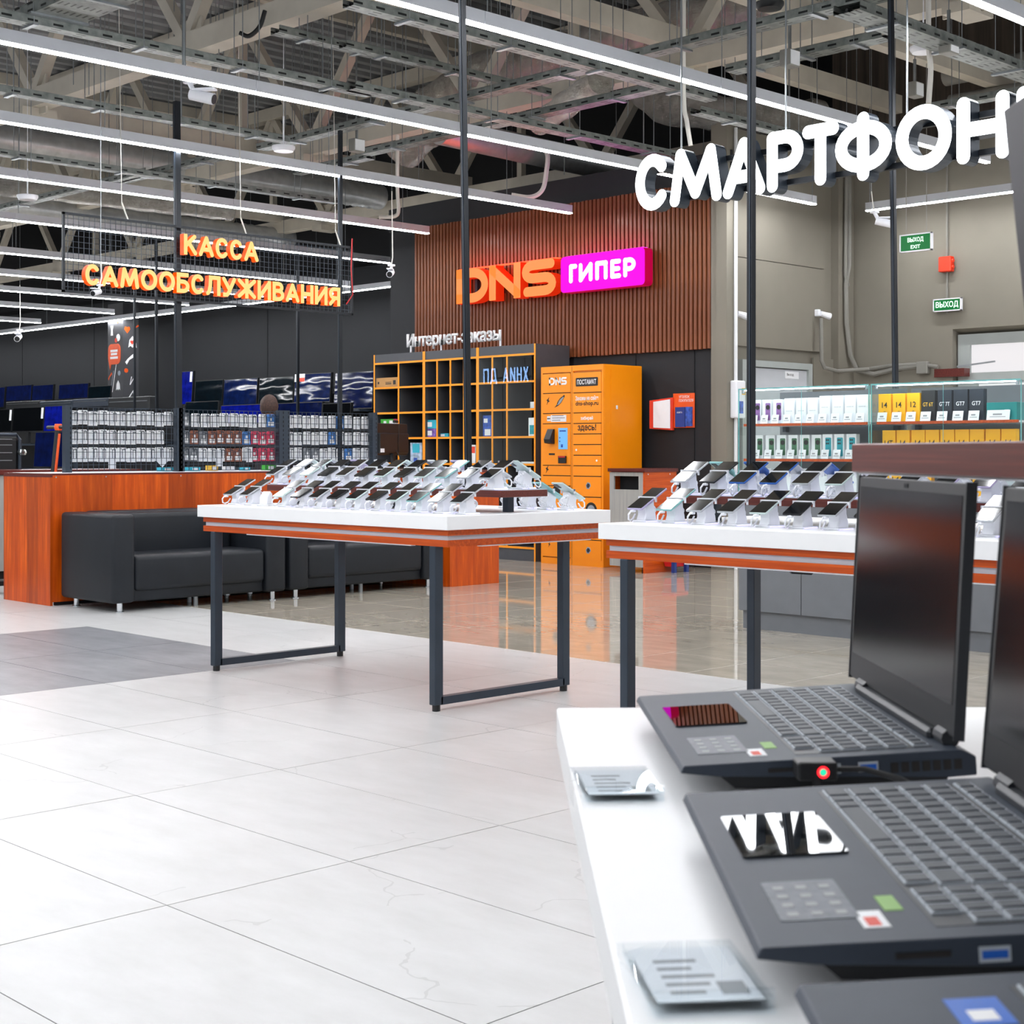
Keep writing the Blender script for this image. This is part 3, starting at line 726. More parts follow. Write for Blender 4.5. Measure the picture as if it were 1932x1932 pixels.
duct([(14.9, 8.4, 5.05), (14.9, 3, 5.05)], .07, 'pipe_grey', 'thinner dark pipe along the brown upper wall', 0, 0, 'pipe')
# loose hoses, boxes, detectors
def smooth(pts, n=6):
    pts = [Vector(p) for p in pts]
    if len(pts) < 3: return pts
    q = [pts[0] * 2 - pts[1]] + pts + [pts[-1] * 2 - pts[-2]]; out = []
    for i in range(1, len(q) - 2):
        a, b, c, d = q[i - 1:i + 3]
        for k in range(n):
            t = k / n; out.append(.5 * ((2 * b) + (c - a) * t + (2 * a - 5 * b + 4 * c - d) * t * t + (3 * b - a - 3 * c + d) * t ** 3))
    return out + [pts[-1]]
def wire(pts, r, m, label, group=None):
    pts = smooth(pts)
    tag(obj('cable', MB().tube(pts, r, 6), m), label, 'cable', group)
wire([(12.9, 12.95, 4.92), P(1030, 285, 17.9), P(1030, 330, 17.9), P(1022, 360, 17.9), P(1000, 372, 17.9), P(965, 368, 17.9)], .03, 'cable_white', 'white hose bending over the black header of the slat wall')
wire([P(750, 252, 17.7), P(750, 360, 17.7), P(752, 395, 17.7), P(745, 408, 17.7), P(715, 410, 17.7)], .022, 'cable_white', 'white hose hanging near the left end of the slat wall')
wire([(9.79, 7.95, 5.13), P(1290, 180, 12.53), P(1296, 230, 12.53), P(1303, 275, 12.53)], .02, 'cable_white', 'white hose hanging behind the first letter of the white sign')
wire([P(1752, -50, 11.9), P(1752, 80, 11.9), P(1756, 130, 11.9), P(1752, 195, 11.9)], .024, 'cable_white', 'thick white hose hanging above the white sign')
wire([P(500, 20, 13.1), P(490, 50, 13.1), P(470, 68, 13.1), P(452, 62, 13.1)], .02, 'cable_black', 'black cable looping under the nearest roof truss')
wire([P(350, 0, 11.4) + Vector((0, 0, 2.48)), P(347, 60, 11.4), P(348, 120, 11.4)], .014, 'steel', 'grey drop rod holding the second strip light')
for k in range(26):
    px = random.uniform(40, 1560); D = random.uniform(13, 19); zt = 6.9
    p = P(px, 300, D)
    wire([(p.x, p.y, 4.45), (p.x, p.y, 7.13)], .004, 'steel', 'thin steel suspension wire hanging from the roof deck', 'suspension wires under the roof')
for px, py, D, m, lab in ((535, 280, 14.2, 'white_plastic', 'white disc smoke detector near the pole left of centre'), (1742, 93, 12.2, 'white_plastic', 'white disc smoke detector above the white lit sign'),
                          (1452, 10, 11.5, 'black_plastic', 'black round ceiling speaker at the top edge'), (52, 372, 16, 'white_plastic', 'small white disc detector at left below the spiral duct')):
    p = P(px, py, D); t = thing('smoke_detector' if m[0] == 'w' else 'ceiling_speaker', lab, 'detector' if m[0] == 'w' else 'speaker', p)
    obj('dome', MB().lathe([(.03, -.04), (.09, -.03), (.11, 0), (.11, .02)], 18), m, t); obj('cord', MB().cyl((0, 0, .02), (0, 0, .3), .008, 6).cyl((0, 0, .3), (0, 0, 7.13 - p.z), .003, 5), m, t)
for px, py, D, lab in ((1490, 112, 11.9, 'grey metal box on the tray above the white lit sign'), (1790, 88, 11.6, 'grey metal box hanging from the wide tray at upper right'), (1726, 171, 13.5, 'white perforated box above the white lit sign'), (673, 276, 15.2, 'grey socket box beside the third strip light')):
    p = P(px, py, D); t = thing('electrical_box', lab, 'electrical box', p)
    obj('body', MB().rbox(-.07, -.05, -.06, .07, .05, .07, .006, 1), 'pipe_grey', t); obj('lid', MB().box(-.06, -.054, -.05, .06, -.05, .06), 'white_paint', t); obj('bracket', MB().box(-.01, -.01, .07, .01, .01, .28).cyl((0, 0, .28), (0, 0, 7.13 - p.z), .004, 5), 'steel', t)

# ---- strip lights
ZL = 3.955
def strip(a0, a1, c, along, label, seg=2.42, wires=True):
    L = abs(a1 - a0)
    org = (a0, c, ZL) if along == 'x' else (c, a0, ZL)
    t = thing('strip_light', label, 'light', org, 0 if along == 'x' else math.pi / 2, 'long white strip lights')
    u = 0.0
    while u < L - .05:
        e = min(u + seg, L)
        h = obj('housing', MB().box(u + .002, -.032, .004, e - .002, .032, .088), 'fixture_grey', t)
        obj('diffuser', MB().box(u + .001, -.026, -.007, e - .001, .026, .004), 'strip_glow', h)
        if wires: obj('suspension_wire', MB().cyl((u + .05, 0, .08), (u + .05, 0, 3.2), .004, 5), 'steel', t)
        u = e
    return t
strip(-5.5, 13.4, 4.55, 'x', 'white strip light at the very upper right corner')
strip(-5.5, 13.1, 7.0, 'x', 'topmost long white strip light crossing behind the white lit sign')
strip(-5.5, 13.95, 9.5, 'x', 'long white strip light entering at the left top and ending behind the white sign')
strip(-5.5, 12.5, 11.79, 'x', 'long white strip light ending just in front of the slat wall top')
strip(-5.0, 12.4, 14.12, 'x', 'long white strip light ending at the left edge of the slat wall')
strip(1.0, 15.5, 16.72, 'x', 'long white strip light passing behind the upper word of the orange sign')
strip(2.0, 15.5, 19.55, 'x', 'long white strip light passing behind the wire mesh of the orange sign')
strip(3.0, 15.4, 21.9, 'x', 'white strip light just below the wire mesh sign at left')
strip(4.0, 15.3, 24.1, 'x', 'white strip light over the televisions, fourth from the far end')
strip(5.0, 15.2, 26.6, 'x', 'white strip light over the televisions, third from the far end')
strip(6.0, 15.2, 29.6, 'x', 'white strip light over the televisions, second from the far end')
strip(7.0, 15.2, 33.0, 'x', 'farthest short white strip light at the left edge')
strip(-5.5, 13.2, 2.2, 'x', 'white strip light above the laptop table, outside the frame')
strip(16.2, 38, 15.95, 'y', 'white strip light running along the dark far wall')
strip(2.0, 9.35, 14.75, 'y', 'white strip light along the beige back wall at right')

# ================================================================== PHONE TABLES
TZ = .945
def phone_table(y1, length, label, riser_end):
    """table whose long front edge faces -x at x=4.82; y1 = far (left) end"""
    x0, x1 = 4.82, 5.98; y0 = y1 - length
    t = thing('display_table', label, 'table', ((x0 + x1) / 2, (y0 + y1) / 2, 0))
    hx, hy = (x1 - x0) / 2, length / 2
    obj('tabletop', MB().box(-hx, -hy, .878, hx, hy, TZ), 'white_top', t, bevel=.002)
    obj('wood_band', MB().box(-hx + .025, -hy + .025, .850, hx - .025, hy - .025, .878), 'edge_wood', t)
    obj('recess_strip', MB().box(-hx + .036, -hy + .036, .828, hx - .036, hy - .036, .850), 'grey_strip', t)
    obj('wood_band', MB().box(-hx + .025, -hy + .025, .796, hx - .025, hy - .025, .828), 'edge_wood', t)
    obj('under_strip', MB().box(-hx + .03, -hy + .3, .790, -hx + .06, hy - .45, .797).box(-hx + .25, -hy + .03, .790, hx - .12, -hy + .06, .797), 'white_plastic', t)
    for yy in (-hy + .13, hy - .13):
        fr = obj('leg_frame', MB().box(-hx + .06, yy - .022, .03, hx - .24, yy + .022, .068), 'dark_metal', t)
        for xx in (-hx + .045, hx - .225):
            lg_ = obj('leg', MB().box(xx - .027, yy - .022, .03, xx + .027, yy + .022, .796), 'dark_metal', t, bevel=.003)
            obj('foot', MB().cyl((xx, yy, 0), (xx, yy, .03), .02, 10), 'black_plastic', lg_)
    ra, rb = y0 + .06, y1 - riser_end
    rz = obj('riser_shelf', MB().box(5.235 - 5.4, ra - (y0 + y1) / 2, 1.024, 5.565 - 5.4, rb - (y0 + y1) / 2, 1.0586), 'riser_wood', t, bevel=.002)
    obj('riser_top', MB().box(5.237 - 5.4, ra - (y0 + y1) / 2 + .002, 1.0586, 5.563 - 5.4, rb - (y0 + y1) / 2 - .002, 1.061), 'grey_strip', rz)
    for k in range(3):
        yy = ra + .12 + (rb - ra - .24) * k / 2 - (y0 + y1) / 2
        obj('riser_post', MB().box(-.02, yy - .02, TZ, .02, yy + .02, 1.024), 'dark_metal', t)
    return t
phone_table(7.50, 2.15, 'white phone display table with wooden bands standing in the middle of the floor', .10)
phone_table(4.385, 2.15, 'white phone display table at right, partly hidden behind the laptops', .06)

# phone stand: local x points away from the shopper (phone low end at x=0), z up from the surface
st = thing('phone_stand', 'stand', 'phone stand', (0, 0, -50))
tl = math.atan2(.075, .14)
prof = [(.030, .006), (.100, .006), (.096, .03), (.088, .055), (.086, .083), (.036, .056), (.040, .03)]
obj('pedestal', MB().prism(prof, -.022, .022, 'y'), 'white_plastic', st, bevel=.003)
obj('base', MB().rbox(.022, -.034, 0, .112, .034, .007, .003, 1), 'white_plastic', st)
[obj('base_light', MB().box(.026, yy, .001, .106, yy + .002, .004), 'base_glow', st) for yy in (-.036, .034)]
mid = Vector((.072, 0, .045 + .0385))
dx, dz = math.cos(tl), math.sin(tl)
obj('clip', MB().box(mid.x - .0035, -.046, mid.z + .003, mid.x + .0035, .046, mid.z + .0125).box(mid.x - .0035, .041, mid.z - .008, mid.x + .0035, .046, mid.z + .012).box(mid.x - .0035, -.046, mid.z - .008, mid.x + .0035, -.041, mid.z + .012), 'white_plastic', st)
obj('cable', MB().tube([(.004, .004, .046), (-.012, .006, .044), (-.022, .010, .03), (-.016, .016, .012), (.0, .022, .006), (.02, .028, .012), (.035, .03, .03)], .0035, 6).rbox(-.012, -.005, .038, .006, .013, .047, .003, 1), 'white_plastic', st)
coil = []
for k in range(60):
    a = k / 59; c = Vector((.09 + .07 * math.sin(a * math.pi), .03 + .03 * a, .07 - .062 * a))
    w = 2 * math.pi * k / 4; coil.append(c + Vector((0, math.cos(w) * .006, math.sin(w) * .006)))
obj('coiled_cord', MB().tube(coil, .0032, 5), 'white_plastic', st)
sth = thing('phone_stand', 'empty white phone stand with nothing on it, front row of the middle table', 'phone stand', (0, 0, -50))
obj('pedestal', MB().prism([(.03, .006), (.1, .006), (.09, .06), (.07, .072), (.036, .045)], -.022, .022, 'y'), 'white_plastic', sth, bevel=.003)
obj('base', MB().rbox(.022, -.034, 0, .112, .034, .007, .003, 1), 'white_plastic', sth)
def make_phone(m):
    p = thing('smartphone', 'phone', 'phone', (0, 0, -50))
    e = bpy.data.objects  # body built flat then leaned at the stand's angle
    def lean(mb):
        mb.v = [((x * dx - z * dz), y, .045 + x * dz + z * dx) for x, y, z in mb.v]; return mb
    obj('body', lean(MB().rbox(0, -.039, 0, .162, .039, .0085, .004, 2)), m, p)
    obj('screen', lean(MB().box(.003, -.0365, .0085, .159, .0365, .0089)), 'screen_off', p)
    cm = obj('camera_bump', lean(MB().rbox(.12, -.03, -.002, .155, -.005, .001, .001, 1)), 'phone_black', p)
    return p
phones = {m: make_phone(m) for m in ('phone_silver', 'phone_black', 'phone_teal', 'phone_blue', 'phone_lilac', 'phone_mint')}
SEQ = ['phone_silver', 'phone_silver', 'phone_mint', 'phone_black', 'phone_silver', 'phone_black', 'phone_mint', 'phone_black', 'phone_mint', 'phone_teal', 'phone_silver', 'phone_silver']
CN = {'phone_silver': 'silver', 'phone_black': 'black', 'phone_teal': 'teal-edged', 'phone_blue': 'blue-edged', 'phone_lilac': 'lilac', 'phone_mint': 'mint'}
def phone_row(x, ya, yb, n, z, row, group, flip=False, seq=SEQ, skip=(), names=ORD, order='left'):
    k = 0
    for i in range(n):
        yy = ya + (yb - ya) * i / (n - 1)
        rz = math.pi if flip else 0
        jr = random.uniform(-.03, .03)
        if i in skip:
            dup(sth, (x, yy, z), rz + .5).scale = PS; continue
        c = seq[k % len(seq)]
        dup(st, (x, yy, z), rz + jr, f'white stand holding the {names[k]} phone from the {order}, {row}', 'stands, ' + group).scale = PS
        dup(phones[c], (x, yy, z), rz + jr, f'{CN[c]} phone, {names[k]} from the {order} in the {row}', group).scale = PS
        k += 1
PS = (1.2, 1.1, 1.15)
phone_row(4.978, 7.43, 5.465, 13, TZ, 'front row of the middle table', 'phones in the front row of the middle table', skip=(2,))
phone_row(5.205, 7.33, 5.50, 12, 1.061, 'raised row of the middle table', 'phones on the raised shelf of the middle table')
phone_row(5.597, 7.25, 5.53, 9, 1.061, 'raised back row of the middle table', 'phones facing away on the raised shelf of the middle table', True, ['phone_mint', 'phone_silver', 'phone_lilac', 'phone_silver'])
phone_row(5.90, 5.95, 5.50, 4, TZ, 'far low row of the middle table', 'phones facing away on the far side of the middle table', True, ['phone_mint', 'phone_silver', 'phone_teal', 'phone_mint'])
phone_row(4.995, 4.33, 2.69, 11, TZ, 'front row of the right table', 'phones in the front row of the right table', seq=['phone_lilac', 'phone_teal', 'phone_silver', 'phone_silver', 'phone_mint', 'phone_black', 'phone_silver', 'phone_black', 'phone_black', 'phone_silver', 'phone_silver'])
phone_row(5.205, 4.26, 2.65, 11, 1.061, 'raised row of the right table', 'phones on the raised shelf of the right table', seq=['phone_silver', 'phone_black', 'phone_blue', 'phone_blue', 'phone_silver', 'phone_mint', 'phone_black', 'phone_silver', 'phone_lilac', 'phone_lilac', 'phone_silver'])
phone_row(5.597, 4.22, 2.9, 8, 1.061, 'raised back row of the right table', 'phones facing away on the raised shelf of the right table', True, ['phone_teal', 'phone_blue', 'phone_silver', 'phone_blue', 'phone_lilac', 'phone_silver', 'phone_silver', 'phone_mint'])
for r in [st] + list(phones.values()) + [sth]:
    for ch in list(r.children): bpy.data.objects.remove(ch)
    bpy.data.objects.remove(r)

# ================================================================== POWER POLES
def pole(top, base, w, label, foot=True):
    t = thing('power_pole', label, 'pole', base)
    d = Vector(top) - Vector(base)
    obj('shaft', MB().bar((0, 0, 0), d, w), 'pole_black', t)
    if foot: obj('foot_plate', MB().box(-w * .8, -w * .8, 0, w * .8, w * .8, .012), 'pole_black', t)
    s = Vector((-w * .51, -w * .1, 0)); obj('cover_groove', MB().bar(s + d * .01, s + d * .99, .006), 'dark_metal', t)
    return t
def pole_px(pt, pb, zb, D, w, zt, label):
    a = P(pt[0], pt[1], D); b = P(pb[0], pb[1], D); b.z = zb
    d = (a - b); a = b + d * ((zt - zb) / d.z)
    return pole(a, b, w, label)
pole_px((873, 100), (884, 880), 1.061, 7.95, .028, 4.5, 'black square power pole rising from the middle phone table')
pole_px((1418, 100), (1417, 890), 1.061, 6.66, .028, 4.5, 'black square power pole rising from the right phone table')
pole_px((1682, 120), (1692, 720), .93, 10.5, .032, 4.5, 'black power pole rising behind the glass showcases')
pole_px((334, 340), (337, 770), 1.075, 13.62, .05, 4.4, 'thick black pole rising from the counter at the end of the first wire rack')
pole_px((642, 250), (641, 770), 1.075, 14.85, .035, 4.4, 'black pole rising from the counter behind the third wire rack')
pole_px((295, 590), (297, 750), 0, 22.0, .035, 4.4, 'thin dark pole left of the thick pole in the television area')
pole_px((562, 590), (562, 720), 0, 22.5, .035, 4.4, 'thin dark pole in front of the televisions right of centre')
pole_px((254, 600), (254, 750), 0, 24.5, .032, 4.4, 'thin dark pole in front of the sticker pillar')

# ================================================================== COUNTER, SOFAS
ct = thing('service_counter', 'orange-brown wooden service counter behind the black sofas', 'counter', (5.96, 11.4, 0))
obj('front_panel', MB().box(.0, 0, .03, 3.46, .03, 1.06), 'counter_wood', ct)
obj('end_panel', MB().box(-.02, 0, .0, 0, .82, 1.045), 'counter_wood', ct)
obj('edge_trim', MB().box(-.022, .0, 1.045, .0, .82, 1.075), 'dark_top', ct)
obj('worktop', MB().box(0, .03, 1.05, 4.09, .82, 1.075), 'dark_top', ct)
obj('worktop_liner', MB().box(.05, .04, 1.075, 4.0, .8, 1.077), 'paper', ct, label='pale surface of the counter top')
obj('projecting_panel', MB().box(3.46, -.98, 0, 4.09, -.95, 1.06).box(3.46, -.95, 0, 3.49, .0, 1.06).box(4.06, -.95, 0, 4.09, .82, 1.06), 'counter_wood', ct)
obj('worktop', MB().box(3.44, -.98, 1.06, 4.09, .03, 1.08), 'dark_top', ct)
obj('plinth', MB().box(.04, .03, 0, 3.46, .06, .06), 'black_matte', ct)
sc_ = MB()
for u in (.03, .48, 1.2, 2.45, 2.8): sc_.cyl((u, -.003, 1.045), (u, 0, 1.045), .006, 8)
o = obj('screw_caps', sc_, 'chrome', ct); o['kind'] = 'stuff'
c2 = thing('side_counter', 'counter with pale grey front and dark red top at the left edge', 'counter', (2.6, 13.9, 0))
obj('body', MB().box(0, 0, .1, 5.6, .7, 1.03), 'grey_wood', c2); obj('worktop', MB().box(-.02, -.03, 1.03, 5.65, .73, 1.075), 'dark_top', c2); obj('plinth', MB().box(.05, .04, 0, 5.55, .68, .1), 'black_matte', c2)

def sofa(x0, x1, label):
    y0, y1 = 10.5, 11.33; w = x1 - x0; d = y1 - y0
    t = thing('sofa', label, 'sofa', (x0, y0, 0), 0, 'black leather sofas in front of the counter')
    for a, b in ((0, .2), (w - .2, w)):
        obj('armrest', MB().rbox(a, 0, .075, b, d, .765, .03, 3), 'leather', t).data
    obj('backrest', MB().rbox(.2, d - .26, .3, w - .2, d, .77, .035, 3), 'leather', t)
    obj('back_cushion', MB().rbox(.205, d - .32, .36, w - .205, d - .2, .755, .045, 4), 'leather', t)
    obj('base', MB().rbox(.2, .05, .078, w - .2, d - .02, .28, .02, 2), 'leather', t)
    obj('seat_cushion', MB().rbox(.205, .015, .16, w - .205, d - .24, .44, .04, 4), 'leather', t)
    for a in (.1, w - .1):
        for b in (.07, d - .08):
            obj('leg', MB().lathe([(.036, 0), (.036, .008), (.023, .012), (.023, .076), (.03, .08)], 14, (a, b, 0)), 'chrome', t)
    [obj('centre_leg', MB().lathe([(.02, 0), (.02, .08)], 10, (w / 2 + aa, bb, 0)), 'steel', t) for aa, bb in ((0, .12), (.12, .4))]
    for ch in t.children:
        if ch.name.split('.')[0] not in ('leg', 'centre_leg'):
            ch.data.polygons.foreach_set('use_smooth', [True] * len(ch.data.polygons))
            try: ch.data.set_sharp_from_angle(angle=math.radians(60))
            except Exception: pass
    return t
sofa(5.99, 7.63, 'black leather sofa at left, nearest the end of the counter')
sofa(7.67, 9.38, 'black leather sofa at right, half hidden by the phone table')

# ================================================================== WIRE RACKS WITH PACKETS
YR = 11.75
bays = [(6.28, 7.36), (7.38, 8.47), (8.53, 9.60)]
BL = ['first wire rack, nearest the counter end', 'second wire rack in the middle', 'third wire rack at right']
def packet(m, pr):
    t = thing('accessory_packet', 'packet', 'packet', (0, 0, -50))
    obj('pouch', MB().prism([(-.045, 0), (.045, 0), (.045, .108), (.038, .122), (-.038, .122), (-.045, .108)], -.005, .005, 'y'), m, t)
    obj('printed_label', MB().box(-.03, -.0062, .012, .03, -.005, .05).box(-.012, -.0062, .06, .012, -.005, .085), pr, t)
    obj('hook', MB().tube([(-.014, .03, .112), (-.014, -.03, .112), (-.013, -.042, .106), (-.013, -.044, .03)], .0028, 5).tube([(.014, .03, .112), (.014, -.03, .112), (.013, -.042, .106), (.013, -.044, .03)], .0028, 5).box(-.016, -.046, .1, .016, -.042, .106), 'dark_metal', t)
    return t
pk = {m: packet(m, pr) for m, pr in (('packet_white', 'paper'), ('packet_grey', 'packet_white'), ('packet_brown', 'packet_white'), ('packet_red', 'packet_white'), ('packet_blue', 'packet_white'))}
PCN = {'packet_white': 'white', 'packet_grey': 'dark grey', 'packet_brown': 'brown', 'packet_red': 'pink-red', 'packet_blue': 'blue'}
plan = {
    (1, 0): 'GWWWWWWWWB', (1, 1): 'GNGNNNNBRRR', (1, 2): 'GGWWWNNWRRR',
    (2, 0): 'WWWWWWBWWW', (2, 1): 'WWWWWBWWWW', (2, 2): 'WWGGWWWBWW'}
code = {'W': 'packet_white', 'G': 'packet_grey', 'N': 'packet_brown', 'R': 'packet_red', 'B': 'packet_blue'}
cnt_y = {}
for bi, (xa, xb) in enumerate(bays):
    t = thing('wire_rack', 'dark ' + BL[bi] + ', full of hanging packets', 'rack', (xa, YR, 1.0769))
    L = xb - xa; H = .555
    for u in (0, L): 
        ps_ = obj('upright', MB().box(u - .03, -.02, 0, u + .03, .04, H + .012), 'dark_metal', t)
        sl_ = MB()
        for k in range(13): sl_.box(u + .012, -.0212, .03 + .042 * k, u + .02, -.019, .052 + .042 * k)
        s_ = obj('slots', sl_, 'seam', ps_); s_['kind'] = 'stuff'
    mb = MB(); k = 0
    nx = int(round((L - .06) / .05))
    for i in range(nx + 1):
        u = .03 + (L - .06) * i / nx; mb.box(u - .0022, -.012, .01, u + .0022, -.0076, H)
    for j in range(11):
        z = .01 + (H - .012) * j / 10; mb.box(.02, -.016, z - .0022, L - .02, -.0116, z + .0022)
    g = obj('wire_grid', mb, 'dark_metal', t); g['kind'] = 'stuff'
    for z in (.40, .24, .075): obj('rail', MB().box(.02, .06, z + .01, L - .02, .075, z + .028), 'dark_metal', t)
    for r_, z in enumerate((.405, .245, .09)):
        s = plan.get((bi, r_), 'WWWWWWWWWWW')
        n = len(s)
        for i, chh in enumerate(s):
            if bi == 0 and r_ > 0 and i == 10 and r_ == 1: continue
            m = code[chh]
            x = xa + .075 + (L - .15) * i / (n - 1) + random.uniform(-.006, .006)
            zz = 1.0769 + z + random.uniform(-.006, .006)
            lab = f'{PCN[m]} packet hanging in the {("top", "middle", "bottom")[r_]} row of the {("first", "second", "third")[bi]} wire rack'
            o = dup(pk[m], (x, YR + .05, zz), random.uniform(-.12, .12), lab, f'packets in the {("top", "middle", "bottom")[r_]} row of the {("first", "second", "third")[bi]} wire rack')
for r in list(pk.values()):
    for ch in list(r.children): bpy.data.objects.remove(ch)
    bpy.data.objects.remove(r)
# slips hanging low and small boxes lying on the counter behind the grid
for k, (px0, py, w, h, m, lab) in enumerate(((211, 884, .07, .11, 'paper', 'white paper slip hanging below the first wire rack'), (297, 868, .13, .13, 'paper', 'white paper sheet turned on its corner in the first wire rack'),
                                  (413, 880, .07, .15, 'paper', 'long white slip hanging in the second wire rack'), (470, 872, .07, .14, 'paper', 'white slip at the right of the second wire rack'))):
    q = ony(px0, py, YR + .03); t = obj('paper_slip', MB().box(-w / 2, 0, 0, w / 2, .004, h), m, None, (q.x, YR + .022, max(q.z, 1.079)))
    if k == 1: t.rotation_euler = (0, math.radians(45), 0); t.location.z = 1.16
    tag(t, lab, 'paper')
for px, w, h, m, lab in ((312, .13, .035, 'box_cyan', 'small blue and white box lying below the first wire rack'), (364, .12, .035, 'box_cyan', 'small blue box at the left below the second wire rack'), (400, .09, .05, 'print_gold', 'cream box lying below the second wire rack'),
                         (432, .1, .04, 'paper', 'pale box lying below the second wire rack'), (507, .12, .05, 'box_green', 'bright green box below the second wire rack'), (462, .08, .03, 'box_cyan', 'small blue box lying right of the middle below the second wire rack')):
    q = ony(px, 885, 11.93); t = thing('small_box', lab, 'box', (q.x, 11.90, 1.0771))
    obj('carton', MB().box(-w / 2, 0, 0, w / 2, .07, h), m, t); obj('label', MB().box(-w * .2, -.001, h * .2, w * .3, 0, h * .8), 'white_card', t)

# monitor seen from behind at the end of the counter
q = ony(738, 850, 12.05)
t = thing('computer_monitor', 'black monitor on a stand seen from behind at the right end of the counter', 'monitor', (q.x + .05, 12.1, 1.0771), .35)
obj('case', MB().rbox(-.33, .0, .14, .33, .03, .47, .008, 2).rbox(-.3, -.035, .16, .3, .005, .37, .012, 2), 'black_plastic', t)
obj('screen', MB().box(-.32, .03, .15, .32, .032, .46), 'screen_off', t)
obj('stand', MB().box(-.025, -.03, .0, .025, .0, .25).rbox(-.12, -.1, 0, .12, .08, .012, .004, 1), 'black_plastic', t)
obj('cable', MB().tube([(.03, -.03, .2), (.05, -.08, .1), (.02, -.06, .02)], .005, 6).tube([(.1, -.03, .46), (.07, -.04, .3), (.08, -.04, .18)], .003, 6), 'cable_black', t)
obj('sticker', MB().box(-.29, -.036, .17, -.21, -.035, .21), 'white_card', t)
w_ = thing('webcam', 'small black and white webcam on top of the monitor', 'webcam', (q.x + .14, 12.145, 1.5471), .35)
obj('body', MB().tube([(-.03, 0, .02), (.03, 0, .02)], .018, 10), 'black_plastic', w_); obj('foot', MB().box(-.03, -.01, 0, .03, .02, .008), 'white_plastic', w_)

# person behind the counter: only the brown hair shows over the rack
pp = ony(508, 800, 12.75)
ps_ = thing('person', 'brown-haired person in a dark top standing behind the wire racks', 'person', (pp.x, pp.y, 0), math.pi - .5)
def skin(name, pts, edges, radii, m, parent, sub=1):
    me = bpy.data.meshes.new(name); me.from_pydata(pts, edges, []); me.materials.append(M[m])
    o = bpy.data.objects.new(name, me); link(o, parent)
    sk = o.modifiers.new('skin', 'SKIN'); sv = me.skin_vertices[0].data
    for k, r in enumerate(radii): sv[k].radius = r if isinstance(r, tuple) else (r, r)
    sv[0].use_root = True
    ss = o.modifiers.new('sub', 'SUBSURF'); ss.levels = sub; ss.render_levels = sub
    return o
B = [(0, 0, .95), (0, .01, 1.15), (0, .0, 1.38), (0, 0, 1.5), (0, -.02, 1.58), (0, -.02, 1.70), (0, -.02, 1.79),
     (.19, 0, 1.46), (.24, .02, 1.2), (.26, -.1, .98), (.27, -.16, .9), (-.19, 0, 1.46), (-.24, .02, 1.2), (-.26, -.1, .98), (-.27, -.16, .9),
     (.1, 0, .88), (.11, 0, .5), (.12, .02, .09), (.12, -.14, .04), (-.1, 0, .88), (-.11, 0, .5), (-.12, .02, .09), (-.12, -.14, .04)]
E = [(0, 1), (1, 2), (2, 3), (3, 4), (4, 5), (5, 6), (2, 7), (7, 8), (8, 9), (9, 10), (2, 11), (11, 12), (12, 13), (13, 14), (0, 15), (15, 16), (16, 17), (17, 18), (0, 19), (19, 20), (20, 21), (21, 22)]
R_ = [(.15, .11), (.14, .1), (.17, .1), .07, .055, (.075, .095), .06, .06, .045, .035, .03, .06, .045, .035, .03, .085, .06, .04, .035, .085, .06, .04, .035]
skin('body', B, E, R_, 'shirt', ps_, 2)
hd = MB()
for (r0, r1, cz, cy, m_) in ((.076, .105, 1.70, -.02, 0),):
    nseg, nr = 20, 14; vs = []; fs = []
    for i in range(nr + 1):
        a = math.pi * i / nr
        for k in range(nseg):
            b_ = 2 * math.pi * k / nseg; x = math.sin(a) * math.cos(b_); yv = math.sin(a) * math.sin(b_); z = math.cos(a)
            taper = 1 - .25 * max(0, -z); nose = .02 * math.exp(-((b_ - 1.5 * math.pi) / .18) ** 2 - ((z + .05) / .18) ** 2)
            vs.append((x * r0 * taper, (yv * .092 - nose) * (1 if yv > 0 else taper) + cy, z * .118 + cz))
    for i in range(nr):
        for k in range(nseg): fs.append((i * nseg + k, (i + 1) * nseg + k, (i + 1) * nseg + (k + 1) % nseg, i * nseg + (k + 1) % nseg))
    hd.add(vs, fs); hd.smooth = True
he = obj('head', hd, 'skin', ps_)
obj('eyes', MB().lathe([(.004, -.008), (.011, 0), (.004, .008)], 10, (.03, -.092, 1.71)).lathe([(.004, -.008), (.011, 0), (.004, .008)], 10, (-.03, -.092, 1.71)), 'print_white', he)
obj('mouth', MB().rbox(-.024, -.1, 1.645, .024, -.085, 1.655, .003, 1), 'packet_red', he)
obj('ears', MB().rbox(.07, -.03, 1.67, .085, .01, 1.73, .006, 2).rbox(-.085, -.03, 1.67, -.07, .01, 1.73, .006, 2), 'skin', he)
hr = MB(); vs = []; fs = []; nseg, nr = 24, 10
for i in range(nr + 1):
    a = math.pi * .72 * i / nr
    for k in range(nseg):
        b_ = 2 * math.pi * k / nseg; s_ = 1 + random.uniform(-.05, .05)
        front = max(0, -math.sin(b_)); cut = 1 - .45 * front * (i / nr)
        aa = a * cut
        vs.append((math.sin(aa) * math.cos(b_) * .093 * s_, math.sin(aa) * math.sin(b_) * .112 * s_ - .015, math.cos(aa) * .12 * s_ + 1.715))
for i in range(nr):
    for k in range(nseg): fs.append((i * nseg + k, (i + 1) * nseg + k, (i + 1) * nseg + (k + 1) % nseg, i * nseg + (k + 1) % nseg))
hr.add(vs, fs); hr.smooth = True; obj('hair', hr, 'hair', ps_)

